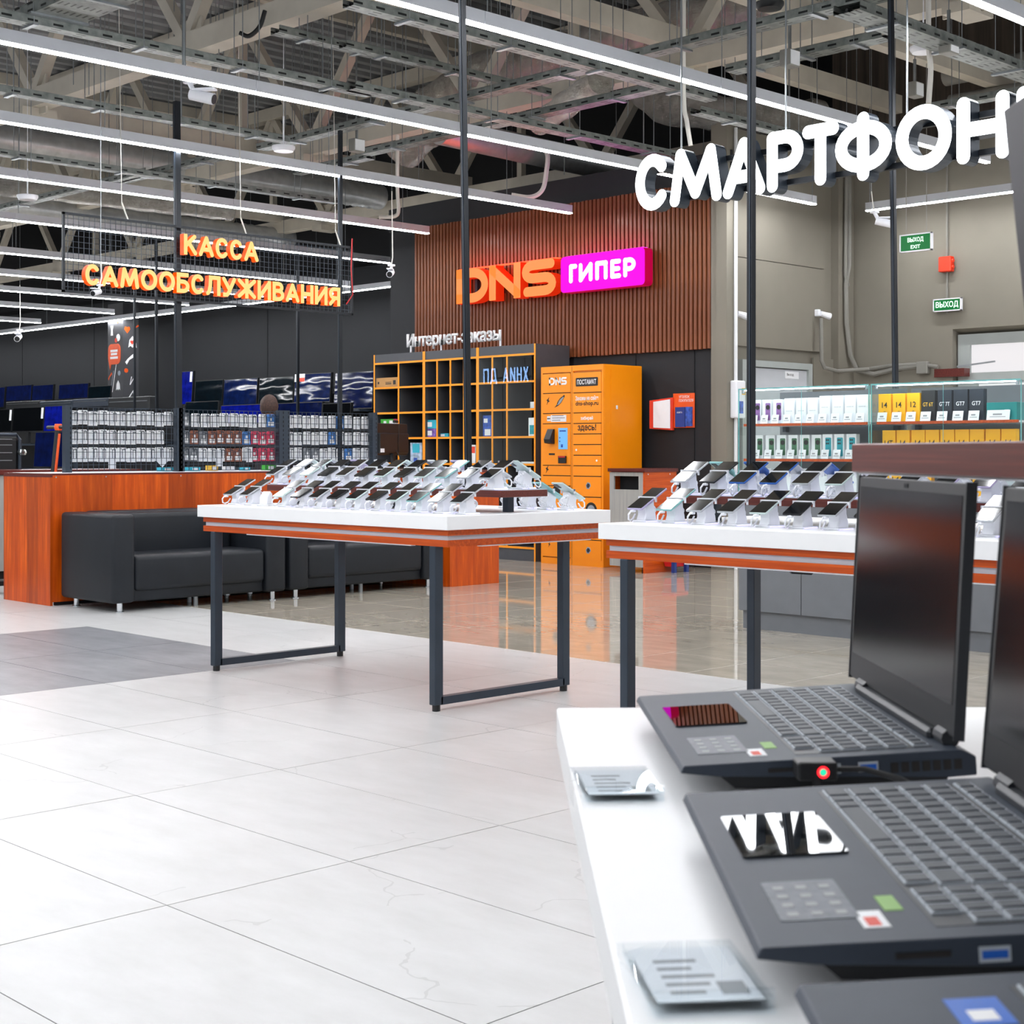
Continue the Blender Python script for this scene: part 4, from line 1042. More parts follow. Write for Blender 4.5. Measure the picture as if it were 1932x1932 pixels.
# ================================================================== SELF-CHECKOUT SIGN
ks = thing('checkout_sign', 'hanging wire mesh panel with glowing orange self-checkout words', 'sign', (6.23, YR, 2.597))
W_, H_ = 3.10, .675
obj('frame', MB().box(0, -.012, 0, W_, .012, .02).box(0, -.012, H_ - .02, W_, .012, H_).box(0, -.012, 0, .02, .012, H_).box(W_ - .02, -.012, 0, W_, .012, H_), 'pole_black', ks)
mb = MB()
for i in range(1, 62): mb.box(W_ * i / 62 - .0018, -.004, .01, W_ * i / 62 + .0018, 0, H_ - .01)
for j in range(1, 14): mb.box(.01, 0, H_ * j / 14 - .0018, W_ - .01, .0036, H_ * j / 14 + .0018)
g = obj('wire_grid', mb, 'dark_metal', ks); g['kind'] = 'stuff'
def word(s, px0, px1, z0, z1, yoff, parent, org):
    xa, xb = ony(px0, 500, YR - .07).x, ony(px1, 500, YR - .07).x
    RW = {'К': .78, 'А': .9, 'С': .78, 'М': 1.05, 'О': .92, 'Б': .75, 'Л': .88, 'У': .85, 'Ж': 1.15, 'И': .86, 'В': .76, 'Н': .84, 'Я': .78}
    ws = [RW[ch] for ch in s]; gap = .1
    k = (xb - xa) / (sum(ws) + gap * (len(s) - 1)); u = xa - org.x
    for ch, w in zip(s, ws):
        l_ = stroke_letter(ch, u, z0 - org.z, w * k, z1 - z0, .0185, .06, 'cash_face', 'cash_side', parent, square=ch not in 'СО', lift=.003)
        l_.location.y = -.075
        u += (w + gap) * k
word('КАССА', 346, 487, 3.01, 3.195, 0, ks, ks.location)
word('САМООБСЛУЖИВАНИЯ', 160, 641, 2.665, 2.845, 0, ks, ks.location)
obj('mounting_bar', MB().box(.2, -.02, .08, 2.95, -.008, .1).box(1.15, -.02, .43, 2.0, -.008, .45), 'pole_black', ks)
for u in (.62, 1.85, 2.95): obj('suspension_wire', MB().tube([(u, 0, H_), (u - .06, 0, H_ + .14)], .007, 6).tube([(u - .06, 0, H_ + .14), (u - .12, 0, 4.53)], .003, 6), 'cable_white', ks)
obj('power_cable', MB().tube([(W_ - .02, -.02, .75), (W_ - .04, -.03, .45), (W_ - .02, -.03, .2), (W_ - .1, -.03, .1)], .006, 6), 'red_plastic', ks, label='red power cable')

# ================================================================== PICK-UP SHELVES
XS = 12.29; SH = 2.488
def zpx(py, px=1045, x=XS): return onx(px, py, x).z
rows = [2.372, 2.061, 1.741, 1.423, 1.106, .79, .47, .15]
def shelf_unit(ya, yb, cols, label, glazed=False):
    t = thing('shelf_unit', label, 'shelving', (XS, ya, 0), -math.pi / 2)      # local x runs to the right, y into the wall
    W = ya - yb; D = .56
    obj('side_panel', MB().box(0, .0, 0, .02, D, SH), 'cabinet_grey', t); obj('side_panel', MB().box(W - .02, 0, 0, W, D, SH), 'cabinet_grey', t)
    obj('edge_strip', MB().box(0, -.004, 0, .022, 0, SH), 'orange_edge', t); obj('edge_strip', MB().box(W - .022, -.004, 0, W, 0, SH), 'orange_edge', t)
    obj('back_panel', MB().box(.02, D - .01, .1, W - .02, D, SH), 'cabinet_dark', t)
    obj('header', MB().box(.02, .002, 2.385, W - .02, .02, SH), 'cabinet_grey', t); obj('top_panel', MB().box(.02, .02, SH - .02, W - .02, D, SH), 'cabinet_grey', t)
    obj('plinth', MB().box(.02, .01, 0, W - .02, .03, .14), 'cabinet_grey', t)
    for z in rows:
        s = obj('shelf', MB().box(.02, .004, z - .01, W - .02, D - .01, z + .01), 'cabinet_dark', t)
        obj('edge_strip', MB().box(.02, -.003, z - .012, W - .02, .004, z + .012), 'orange_edge', s)
    for c in cols:
        for z1, z0 in zip(rows[:-1], rows[1:]):
            s = obj('divider', MB().box(c * W - .009, .006, z0 + .01, c * W + .009, D - .01, z1 - .01), 'cabinet_dark', t)
            obj('edge_strip', MB().box(c * W - .011, -.003, z0 + .012, c * W + .011, .006, z1 - .012), 'orange_edge', s)
    if glazed:
        dr = obj('glass_door', MB().box(.03, -.03, 1.12, W * .47, -.024, 2.36), 'glass', t)
        obj('glass_door', MB().box(W * .48, -.03, 1.12, W - .03, -.024, 2.36), 'glass', t)
        obj('lock', MB().lathe([(.012, 0), (.012, .02)], 10, (W * .42, -.04, 1.13)), 'chrome', dr)
    return t
U0, U1, U2, U3 = 15.04, 14.07, 13.105, 12.14
shelf_unit(U0, U1, (.5,), 'orange-edged grey pick-up shelf unit with two columns, at left')
shelf_unit(U1 - .001, U2, (.25, .5, .75), 'orange-edged grey pick-up shelf unit with four narrow columns, in the middle')
shelf_unit(U2 - .001, U3, (.26, .515), 'orange-edged grey pick-up shelf unit behind glass doors, at right', True)
def shelf_box(px0, px1, row, h, m, label, dep=.14, dy=.03, extra=None, cat='box', name='product_box'):
    a, b = onx(px0, 780, XS + dy), onx(px1, 780, XS + dy); z = rows[row] + .011
    t = thing(name, label, cat, (XS + dy, a.y, z), -math.pi / 2); w = a.y - b.y
    obj('carton', MB().box(0, 0, 0, w, dep, h), m, t, bevel=.002)
    for (u0, v0, u1, v1, mm) in (extra or [(.15, .2, .6, .75, 'white_card')]):
        obj('print', MB().box(w * u0, -.0015, h * v0, w * u1, 0, h * v1), mm, t)
    return t
shelf_box(709, 750, 1, .12, 'cardboard', 'brown cardboard parcel in the top left compartment', .3, .02, [(.1, .35, .16, .6, 'print_black'), (.45, .3, .72, .4, 'print_black'), (.45, .48, .72, .54, 'print_black'), (.8, .25, .92, .7, 'print_black')])
shelf_box(718, 742, 3, .235, 'box_green', 'bright green box beside a pink one on the left shelf unit', .2, .05, [(.25, .74, .45, .9, 'white_card'), (.7, .72, .95, .92, 'white_card')])
shelf_box(742, 749, 3, .235, 'box_pink', 'pink box beside the green box on the left shelf unit', .2, .05)
shelf_box(774, 796, 4, .25, 'bag_print', 'pale blue printed bag on the shelf behind the monitor', .15, .04, [(.2, .5, .8, .95, 'box_cyan'), (.3, .05, .6, .25, 'box_blue')])
shelf_box(803, 823, 3, .105, 'box_violet', 'violet and white box under the cyan box in the middle shelf unit', .2, .04)
t = shelf_box(803, 823, 3, .105, 'box_cyan', 'cyan box stacked on the violet box in the middle shelf unit', .2, .04); t.location.z += .1055
shelf_box(828, 846, 3, .045, 'box_cyan', 'low blue and white box in the middle shelf unit', .15, .05)
shelf_box(882, 897, 4, .22, 'white_card', 'white and red box low in the middle shelf unit', .2, .04, [(.4, .55, .95, .9, 'red_print'), (.1, .6, .3, .8, 'sticker_green'), (.0, .1, .3, .3, 'red_print')])
shelf_box(911, 929, 3, .25, 'box_blue', 'tall blue box behind the left glass door', .2, .04, [(.1, .65, .5, .85, 'white_card'), (.2, .05, .8, .35, 'white_card')])
shelf_box(1000, 1008, 2, .075, 'white_card', 'small white box at the right behind the glass door', .1, .05)
shelf_box(997, 1009, 3, .21, 'white_card', 'white phone box with teal picture behind the glass door', .1, .04, [(.2, .1, .95, .6, 'pic_teal')])
shelf_box(983, 1008, 4, .022, 'white_card', 'flat white box on the lowest glazed shelf', .2, .04)
t = thing('laptop', 'closed grey laptop lying on the lowest glazed shelf', 'laptop', (XS + .08, 13.0, rows[4] + .011), -math.pi / 2)
obj('lid', MB().rbox(0, 0, .012, .38, .26, .022, .003, 1), 'laptop_grey', t); obj('base', MB().rbox(0, 0, 0, .38, .26, .0118, .003, 1), 'laptop_dark', t)

# white lettering standing on the shelf top
a, b = onx(767, 650, XS + .12), onx(944, 640, XS + .12)
sg = thing('lettering_sign', 'white internet-orders lettering on stilts on top of the shelves', 'sign', (XS + .12, a.y, SH), -math.pi / 2)
word_ = 'Интернет-заказы'; W_ = a.y - b.y
full = text_mesh(word_, 1, 0, .025); fb = bounds(full); kx = W_ / (fb[1] - fb[0])
cap = bounds(text_mesh('И', 1, 0, .025)); kz = .165 / (cap[3] - cap[2])
for i, ch in enumerate(word_):
    me = text_mesh(word_[:i + 1], 1, 0, .025); pre = text_mesh(ch, 1, 0, .025); pb = bounds(pre); e = bounds(me)[1]
    u0 = (e - (pb[1] - pb[0]) - fb[0]) * kx
    body = fit_text(ch, (pb[1] - pb[0]) * kx, (pb[3] - pb[2]) * kz, .025, .02); body.materials.append(M['white_paint'])
    obj('letter', body, None, sg, (u0, 0, .085 + pb[2] * kz))
for u in (.05, .62, 1.1, W_ - .03): obj('stilt', MB().cyl((u, .03, 0), (u, .03, .1), .012, 8), 'white_plastic', sg)

# ================================================================== PARCEL LOCKER
XLK = 12.2
lk = thing('parcel_locker', 'tall orange parcel locker with rows of small doors and a pay terminal', 'locker', (XLK, 11.965, 0), -math.pi / 2)
WL, HL = .945, 2.205
obj('body', MB().box(0, .02, 0, WL, .64, HL), 'orange', lk, bevel=.004)
obj('front_frame', MB().box(0, .0, 0, .026, .02, HL).box(WL - .026, 0, 0, WL, .02, HL).box(.46, 0, 0, .495, .02, HL).box(.026, 0, HL - .07, .46, .02, HL).box(.495, 0, HL - .06, WL - .026, .02, HL).box(.026, 0, 0, .46, .02, .07).box(.495, 0, 0, WL - .026, .02, .07), 'orange', lk)
obj('column_joint', MB().box(.4755, -.001, 0, .4795, .001, HL), 'print_black', lk)
obj('side_door', MB().box(WL, .12, .1, WL + .004, .6, HL - .05), 'orange', lk)
q = ony(1161, 768, 11.02); obj('side_label', MB().box(WL + .004, .2, 1.72, WL + .006, .23, 1.76), 'white_card', lk)
def ly(py, col): return onx(1045 if col == 0 else 1114, py, XLK).z
lefts = [704.5, 742, 780, 799.4, 878, 897.3, 916.6, 936, 975, 1012, 1051]
rights = [701, 740.4, 778.5, 798.5, 818.6, 838.7, 859, 879, 898.7, 938, 980, 1019, 1058]
doors = {}
for col, lst in ((0, lefts), (1, rights)):
    u0, u1 = (.03, .456) if col == 0 else (.5, WL - .03)
    for i, (p0, p1) in enumerate(zip(lst[:-1], lst[1:])):
        z1, z0 = ly(p0, col), ly(p1, col)
        doors[(col, i)] = (obj('door', MB().box(u0, -.004, z0 + .005, u1, .018, z1 - .005), 'orange', lk), u0, u1, z0, z1)
    obj('gap', MB().box(u0, .006, ly(lst[-1], col), u1, .012, ly(lst[0], col)), 'print_black', lk)
def dtext(key, s, m, w, h, fz, fx=.5, off=.03):
    d, u0, u1, z0, z1 = doors[key]; W = u1 - u0; H = z1 - z0
    put_text(s, w * W, h, (u0 + W * fx - w * W / 2, -.006, z0 + H * fz), 0, m, d, offset=off)
d, u0, u1, z0, z1 = doors[(0, 0)]
for ch, f0, f1 in (('D', .24, .45), ('N', .47, .66), ('S', .68, .88)):
    l_ = stroke_letter(ch, u0 + (u1 - u0) * f0, z0 + .09, (u1 - u0) * (f1 - f0), .085, .010, .001, 'print_white', 'print_white', lk, square=(ch != 'S')); l_.location.y = -.006
    l_.name = 'lettering'
d, u0, u1, z0, z1 = doors[(1, 0)]
obj('plate', MB().prism(rrect(u0 + .04, z0 + .07, u1 - .045, z0 + .165, .012), -.0055, -.003, 'y'), 'print_black', d)
d, u0, u1, z0, z1 = doors[(1, 0)]; put_text('ПОСТАМАТ', (u1 - u0) * .68, .055, (u0 + (u1 - u0) * .155, -.009, z0 + .09), 0, 'print_white', d, offset=.04)
dtext((1, 1), 'Закажи на сайте', 'print_white', .82, .05, .62, .5, .04)
dtext((1, 1), 'dns-shop.ru', 'print_black', .82, .062, .3, .5, .04)
dtext((1, 2), 'забирай', 'print_white', .44, .05, .25, .5, .04)
dtext((1, 3), 'здесь!', 'print_black', .66, .085, .2, .5, .05)
# pay terminal on the fourth left door
d, u0, u1, z0, z1 = doors[(0, 3)]
obj('terminal', MB().prism([(-.006, z0 + .24), (-.006, z1 - .06), (-.03, z1 - .06), (-.09, z0 + .29), (-.08, z0 + .25)], u0 + .10, u0 + .19, 'x'), 'black_plastic', d, label='black slanted card terminal')
obj('screen', MB().box(u0 + .25, -.01, z0 + .18, u0 + .385, -.004, z1 - .05), 'kiosk_screen', d, label='lit pale blue screen')
obj('screen_graphics', MB().box(u0 + .27, -.0115, z1 - .09, u0 + .365, -.0101, z1 - .075).box(u0 + .265, -.0115, z0 + .30, u0 + .28, -.0101, z0 + .315).box(u0 + .265, -.0115, z0 + .26, u0 + .28, -.0101, z0 + .275).box(u0 + .29, -.0115, z0 + .20, u0 + .32, -.0101, z0 + .235), 'box_blue', d)
obj('card_slot', MB().box(u0 + .1, -.007, z0 + .115, u0 + .19, -.003, z0 + .135), 'print_black', d)
obj('reader', MB().box(u0 + .255, -.02, z0 + .025, u0 + .37, -.004, z0 + .105).box(u0 + .255, -.022, z0 + .09, u0 + .37, -.02, z0 + .105), 'black_plastic', d); obj('reader_band', MB().box(u0 + .262, -.0235, z0 + .088, u0 + .362, -.0221, z0 + .103), 'red_plastic', d)
d, u0, u1, z0, z1 = doors[(0, 2)]
obj('notice', MB().box(u0 + .13, -.006, z0 + .02, u1 - .06, -.004, z1 - .02), 'white_card', d); obj('notice', MB().box(u0 + .07, -.006, z0 + .03, u0 + .125, -.004, z1 - .03), 'paper', d)
obj('notice_lines', MB().box(u0 + .15, -.0075, z0 + .035, u1 - .15, -.006, z0 + .042).box(u0 + .15, -.0075, z0 + .06, u1 - .08, -.006, z0 + .067).box(u0 + .15, -.0075, z0 + .085, u1 - .1, -.006, z0 + .092).box(u0 + .075, -.0075, z0 + .05, u0 + .12, -.006, z0 + .065), 'packet_print', d)
def blob(key, fx, fz, pts, s, m, lift=.0055, name='sticker'):
    d, u0, u1, z0, z1 = doors[key]; cx_, cz_ = u0 + (u1 - u0) * fx, z0 + (z1 - z0) * fz
    return obj(name, MB().prism([(cx_ + a * s, cz_ + b * s) for a, b in pts], -lift, -.0035, 'y'), m, d)
rocket = [(-1, -.75), (-.3, -.5), (.3, -.1), (1, .8), (.9, 1), (.1, .55), (-.35, .1), (-.6, -.4)]
bolt = [(-.5, -1), (.1, -.2), (.6, -.1), (.1, .25), (.4, 1), (-.2, .4), (-.6, .3), (-.2, -.1)]
cube = [(-.9, .1), (-.3, .9), (.6, .7), (.9, -.1), (.2, -.9), (-.6, -.8)]
disc = arc(0, 0, 1, 1, 0, 340, 17)
blob((0, 1), .62, .55, rocket, .08, 'print_black'); blob((0, 1), .64, .57, rocket, .055, 'grey_sticker', .007)
blob((0, 1), .2, .62, bolt, .045, 'print_black'); blob((0, 4), .17, .6, bolt, .045, 'print_black')
blob((1, 8), .55, .55, cube, .042, 'grey_sticker'); blob((1, 8), .55, .55, cube, .028, 'box_navy', .007)
blob((1, 11), .55, .5, cube, .042, 'grey_sticker'); blob((1, 11), .55, .5, cube, .028, 'box_navy', .007)
blob((1, 9), .65, .42, disc, .085, 'print_black'); blob((1, 9), .65, .42, disc, .055, 'grey_sticker', .007)
blob((0, 6), .5, .5, disc, .06, 'print_black'); blob((0, 9), .25, .6, bolt, .03, 'print_black')
for key, fx in (((1, 5), .12), ((1, 6), .85)):
    d, u0, u1, z0, z1 = doors[key]; c = u0 + (u1 - u0) * fx; obj('keyhole', MB().cyl((c, -.008, (z0 + z1) / 2), (c, -.003, (z0 + z1) / 2), .012, 10), 'white_plastic', d)

# ---- waste cabinet beside the locker
yb_, xb_ = 10.18, 11.9
bn = thing('waste_cabinet', 'low wooden cabinet with grey front and dark slot beside the orange locker', 'cabinet', (xb_, 10.66, 0), -math.pi / 2)
obj('carcass', MB().box(.0, .02, .06, .02, .5, 1.045).box(.46, .0, .0, .485, .51, 1.045).box(.02, .48, .06, .46, .5, 1.045).box(0.02, .02, .06, .46, .48, .09), 'bin_wood', bn)
obj('front_panel', MB().box(.0, 0, .06, .46, .02, .86).box(.0, 0, .86, .06, .02, 1.04).box(.4, 0, .86, .46, .02, 1.04).box(.06, 0, 1.0, .4, .02, 1.04), 'grey_wood', bn)
obj('slot_lining', MB().box(.06, .1, .86, .4, .12, 1.0).box(.06, .02, .85, .4, .1, .86), 'black_void', bn)
obj('top', MB().box(-.01, -.02, 1.045, .5, .52, 1.08), 'dark_top', bn)
for k, (u, z) in enumerate(((.05, 1.02), (.4, 1.02))): obj('screw_cap', MB().cyl((.485, u, z), (.488, u, z), .007, 8), 'chrome', bn)
# ---- customer corner stand on the dark wall
q = onx(1290, 775, 12.93); cc = thing('notice_board', 'orange consumer notice board with blue booklets on the dark wall', 'notice board', (12.94, onx(1270, 770, 12.93).y, onx(1290, 807, 12.93).z), -math.pi / 2)
WN = onx(1270, 770, 12.93).y - onx(1310, 770, 12.93).y; HN = onx(1290, 742, 12.93).z - onx(1290, 807, 12.93).z
obj('board', MB().box(0, -.01, 0, WN, 0, HN), 'orange_plastic', cc)
put_text('УГОЛОК', WN * .5, .03, (WN * .28, -.012, HN * .86), 0, 'print_white', cc); put_text('ПОКУПАТЕЛЯ', WN * .68, .03, (WN * .28, -.012, HN * .75), 0, 'print_white', cc)
obj('booklet', MB().box(WN * .15, -.03, HN * .02, WN * .6, -.01, HN * .6), 'leather_blue', cc); obj('booklet', MB().box(WN * .63, -.03, HN * .04, WN * .92, -.01, HN * .6), 'box_blue', cc)
put_text('КНИГА', WN * .25, .018, (WN * .24, -.032, HN * .42), 0, 'print_white', cc)
rbx = onx(1232, 780, 12.9); rb = thing('red_binder', 'open red binder with a white printed sheet on the dark wall', 'binder', (12.94, rbx.y, onx(1250, 812, 12.93).z), -math.pi / 2)
wbn = rbx.y - onx(1271, 780, 12.93).y
obj('cover', MB().add([(0, -.10, .02), (wbn, -.03, .0), (wbn, -.03, .36), (0, -.10, .33), (0.01, -.085, .02), (wbn, -.0, .0), (wbn, -.0, .36), (0.01, -.085, .33)], [(0, 1, 2, 3), (4, 7, 6, 5), (0, 4, 5, 1), (1, 5, 6, 2), (2, 6, 7, 3), (3, 7, 4, 0)]), 'red_box', rb)
obj('sheet', MB().add([(wbn * .2, -.1, .03), (wbn * .93, -.05, .02), (wbn * .93, -.05, .34), (wbn * .2, -.1, .315), (wbn * .2, -.095, .03), (wbn * .93, -.045, .02), (wbn * .93, -.045, .34), (wbn * .2, -.095, .315)], [(0, 1, 2, 3), (4, 7, 6, 5), (0, 4, 5, 1), (1, 5, 6, 2), (2, 6, 7, 3), (3, 7, 4, 0)]), 'white_card', rb)
# ---- little red and blue stool at the wall foot
q = onz(1258, 1078, 0.0); sx_ = thing('step_stool', 'small red and blue plastic stool near the waste cabinet foot', 'stool', (q.x, q.y, 0), -math.pi / 2)
obj('seat', MB().rbox(-.2, -.12, .2, .2, .12, .24, .015, 2), 'red_plastic', sx_); obj('skirt', MB().prism([(-.16, .06), (-.05, .06), (-.03, .12), (.03, .12), (.05, .06), (.16, .06), (.18, .2), (-.18, .2)], -.09, .09, 'y'), 'red_plastic', sx_)
for a in (-.18, .18):
    for b in (-.1, .1): obj('leg', MB().box(a - .02, b - .02, 0, a + .02, b + .02, .2), 'blue_plastic', sx_)

# ================================================================== GLASS SHOWCASES
XG = 8.70
def box_text(s, w, h, loc, m, par, off=.03): put_text(s, w, h, loc, 0, m, par, offset=off)
def showcase(ya, yb, label):
    W = ya - yb; D = .5
    t = thing('glass_showcase', label, 'showcase', (XG, ya, 0), -math.pi / 2)
    obj('plinth', MB().box(.02, .03, 0, W - .02, D - .02, .125), 'base_grey', t)
    obj('carcass', MB().box(0, .02, .125, W, D, .95), 'base_grey', t)
    obj('drawer', MB().box(.004, 0, .45, W - .004, .02, .93), 'base_grey', t)
    for u0, u1 in ((.004, W / 2 - .003), (W / 2 + .003, W - .004)):
        nt = .11
        if u0 < .1: poly = [(u0, .13), (u1, .13), (u1, .41), (u1 - nt + .03, .41), (u1 - nt, .435), (u0, .435)]
        else: poly = [(u0, .13), (u1, .13), (u1, .435), (u0 + nt, .435), (u0 + nt - .03, .41), (u0, .41)]
        obj('door', MB().prism(poly, 0, .02, 'y'), 'base_grey', t)
    obj('handle_recess', MB().box(W / 2 - .11, .015, .405, W / 2 + .11, .0195, .45), 'black_void', t)
    obj('base_board', MB().box(0, 0, .95, W, D, .97), 'white_plastic', t)
    obj('back_panel', MB().box(.01, D - .012, .97, W - .01, D - .004, 1.685), 'base_grey', t)
    for z in (1.2, 1.446):
        s = obj('shelf', MB().box(.03, .035, z - .012, W - .03, D - .03, z), 'white_plastic', t); obj('shelf_edge', MB().box(.03, .022, z - .014, W - .03, .035, z + .004), 'red_box', s) if False else obj('shelf_edge', MB().box(.03, .022, z - .014, W - .03, .035, z + .004), 'edge_wood', s)
        obj('bracket', MB().box(.06, D - .05, z - .05, .09, D - .01, z - .012), 'dark_metal', t); obj('bracket', MB().box(W - .09, D - .05, z - .05, W - .06, D - .01, z - .012), 'dark_metal', t)
    g = .006
    for u0, u1 in ((.003, W / 2 - .001), (W / 2 + .001, W - .003)): obj('glass_door', MB().box(u0, .004, .972, u1, .004 + g, 1.68), 'glass', t)
    for u in (0.002, W - .008): obj('side_pane', MB().box(u, .012, .97, u + g, D - .01, 1.69), 'glass', t)
    tp = obj('top_pane', MB().box(0, 0, 1.692, W, D, 1.70), 'glass', t)
    obj('pane_edge', MB().box(0, -.002, 1.69, W, 0, 1.70).box(-.001, .0, .97, .002, .01, 1.69).box(W - .002, 0, .97, W + .001, .01, 1.69).box(W / 2 - .001, .002, .97, W / 2 + .001, .004, 1.69), 'glass_edge', t)
    for u in (.03, W - .03): obj('clamp', MB().cyl((u, .02, 1.665), (u, .02, 1.692), .012, 10), 'chrome', t)
    obj('led_bar', MB().box(.04, .03, 1.684, W - .04, .042, 1.6915), 'shelf_led', t)
    return t
yA, yM, yE = onx(1393, 735, XG).y, onx(1641, 722, XG).y, onx(1926, 720, XG).y
showcase(yA, yM + .008, 'glass showcase on grey base holding white phone boxes, at left')
showcase(yM - .008, yE, 'glass showcase on grey base holding yellow and dark phone boxes, at right')
CT = 0
def pbox(pxc, w, h, z, m, label, deco=None, xoff=.1, card=True, dep=.045, group=None):
    c = onx(pxc, 780, XG + xoff)
    t = thing('phone_box', label, 'box', (XG + xoff, c.y + w / 2, z), -math.pi / 2 + random.uniform(-.03, .03), group)
    obj('carton', MB().box(0, 0, 0, w, dep, h), m, t, bevel=.0012)
    if deco: deco(t, w, h)
    if card:
        k = thing('price_card', 'white price card standing before the ' + label.replace(' standing', '')[:70], 'price card', (XG + xoff - .03, c.y + w * .43, z), -math.pi / 2)
        k['label'] = ' '.join(k['label'].split()[:16])
        obj('card', MB().add([(0, 0, 0), (w * .75, 0, 0), (w * .75, .012, .062), (0, .012, .062), (0, .002, 0), (w * .75, .002, 0), (w * .75, .014, .062), (0, .014, .062)], [(0, 1, 2, 3), (4, 7, 6, 5), (0, 4, 5, 1), (1, 5, 6, 2), (2, 6, 7, 3), (3, 7, 4, 0)]), 'white_card', k)
        obj('printed_price', MB().add([(w * .2, .0045, .03), (w * .5, .0045, .03), (w * .5, .0065, .04), (w * .2, .0065, .04)], [(0, 1, 2, 3)]).add([(w * .1, .0025, .018), (w * .62, .0025, .018), (w * .62, .0032, .022), (w * .1, .0032, .022)], [(0, 1, 2, 3)]), 'print_grey', k)
    return t
def pic(m, cam=True):
    def f(t, w, h):
        p = obj('picture', MB().prism([(x, z) for x, z in rrect(w * .38, h * .14, w * .92, h * .86, .006)], -.0015, 0, 'y'), m, t)
        if cam: obj('camera_print', MB().prism([(w * .66 + .017 * math.cos(a), h * .68 + .017 * math.sin(a)) for a in [k * math.pi / 8 for k in range(16)]], -.0025, -.0015, 'y'), 'print_black', p)
    return f
def pic4(m):
    def f(t, w, h):
        p = obj('picture', MB().prism([(x, z) for x, z in rrect(w * .3, h * .1, w * .9, h * .86, .006)], -.0015, 0, 'y'), m, t)
        for a in (.45, .62):
            for b in (.62, .76): obj('camera_print', MB().prism([(w * a + .006 * math.cos(c), h * b + .006 * math.sin(c)) for c in [k * math.pi / 5 for k in range(10)]], -.0025, -.0015, 'y'), 'print_black', p)
    return f
def num(s, m, fw=.5, fh=.2, fz=.45, sub=True):
    def f(t, w, h):
        box_text(s, w * fw, h * fh, (w * (1 - fw) / 2, -.002, h * fz), m, t, .02)
        if sub and m == 'print_black': obj('print', MB().box(w * .42, -.0015, h * .36, w * .58, 0, h * .375), m, t)
    return f
zs1, zs2 = 1.4505, 1.2045
o3 = ['first', 'second', 'third', 'fourth', 'fifth', 'sixth', 'seventh', 'eighth', 'ninth']
for i, px in enumerate((1427, 1446.5, 1467)): pbox(px, .078, .17, zs1, 'white_card', f'white phone box with purple phone picture, {o3[i]} from the left on the top glass shelf', pic('pic_purple'))
for i, px in enumerate((1489, 1511, 1533)): pbox(px, .082, .175, zs1, 'white_card', f'plain white phone box, {o3[i]} right of the purple ones', num('HONOR 200', 'print_grey', .62, .03, .48))
for i, px in enumerate((1556, 1580, 1604, 1627)): pbox(px, .086, .185, zs1, 'white_card', f'taller plain white phone box, {o3[i]} of four at the right end', num('HONOR 200', 'print_grey', .62, .03, .56))
for i, (px, s) in enumerate(((1669, '14'), (1696, '14'), (1723, '12'))): pbox(px, .093, .185, zs1, 'gold', f'yellow phone box numbered {s}, {o3[i]} on the top shelf at right', num(s, 'print_black', .42, .2, .5))
for i, (px, s, m, c) in enumerate(((1751, 'GT 6T', 'box_black', 'print_gold'), (1782, 'GT 7T', 'box_navy', 'print_white'), (1812, 'GT7', 'box_navy', 'print_white'), (1842, 'GT7', 'box_navy', 'print_white'))):
    pbox(px, .098, .2, zs1, m, ['black phone box with gold lettering on the top shelf', 'dark navy phone box beside the gold-lettered black one', 'dark navy phone box, second from the teal box', 'dark navy phone box next to the teal box'][i], num(s, c, .74 if len(s) > 3 else .6, .13, .48), .11)
pbox(1890, .205, .11, zs1, 'box_teal', 'wide low teal box at the right end of the top shelf', lambda t, w, h: obj('print', MB().box(w * .6, -.0015, h * .55, w * .75, 0, h * .58), 'print_white', t), .09, True, .1)
for i, px in enumerate((1431, 1453, 1474, 1496, 1518, 1540)): pbox(px, .078, .165, zs2, 'white_card', f'white box with green phone picture, {o3[i]} on the lower glass shelf', pic('pic_green'))
for i, px in enumerate((1561, 1583, 1606)): pbox(px, .078, .168, zs2, 'white_card', f'white box with teal phone picture, {o3[i]} of three on the lower shelf', pic4('pic_teal'))
for i, px in enumerate((1677, 1704, 1732, 1759, 1787, 1815, 1843, 1873, 1903)): pbox(px, .098, .19, zs2, 'gold', f'yellow phone box, {o3[i]} from the left on the lower shelf at right', num('14T' if i == 0 else '14', 'print_black', .62 if i == 0 else .42, .2, .45), .1, False)
for i, px in enumerate((1440, 1480, 1520, 1560, 1600)): pbox(px, .13, .165, .9705, 'white_card', f'white box, {o3[i]} from the left on the bottom showcase shelf', num('HONOR 200', 'print_grey', .5, .05, .7), .1, False)
for i, px in enumerate((1690, 1740, 1790, 1840, 1890)): pbox(px, .13, .165, .9705, 'gold', f'yellow box, {o3[i]} from the left on the bottom showcase shelf', num('14', 'print_black', .4, .2, .5), .1, False)

# ================================================================== LONG WHITE LIT SIGN
XM = 8.15
def ym(px): return onx(px, 300, XM).y
ly0 = ym(1199)
sm = thing('lit_sign', 'large hanging white lit sign with rounded letters on black rails', 'sign', (XM, ly0, 2.945), -math.pi / 2)
for ch, p0, p1, dz, h in (('С', 1199, 1262, 0, .395), ('М', 1264, 1362, 0, .395), ('А', 1364, 1444, 0, .395), ('Р', 1447, 1516, 0, .395), ('Т', 1514, 1583, .0, .395), ('Ф', 1576, 1683, -.01, .415), ('О', 1690, 1796, 0, .395), ('Н', 1805, 1905, 0, .395), ('Ы', 1918, 2060, 0, .395)):
    u0, u1 = ly0 - ym(p0), ly0 - ym(p1)
    stroke_letter(ch, u0, dz, u1 - u0, h, .0435, .11, 'white_face', 'dark_metal', sm)
LS = ly0 - ym(2060)
for z in (.075, .30): obj('rail', MB().box(.1, .1, z - .018, LS - .05, .135, z + .018), 'pole_black', sm)
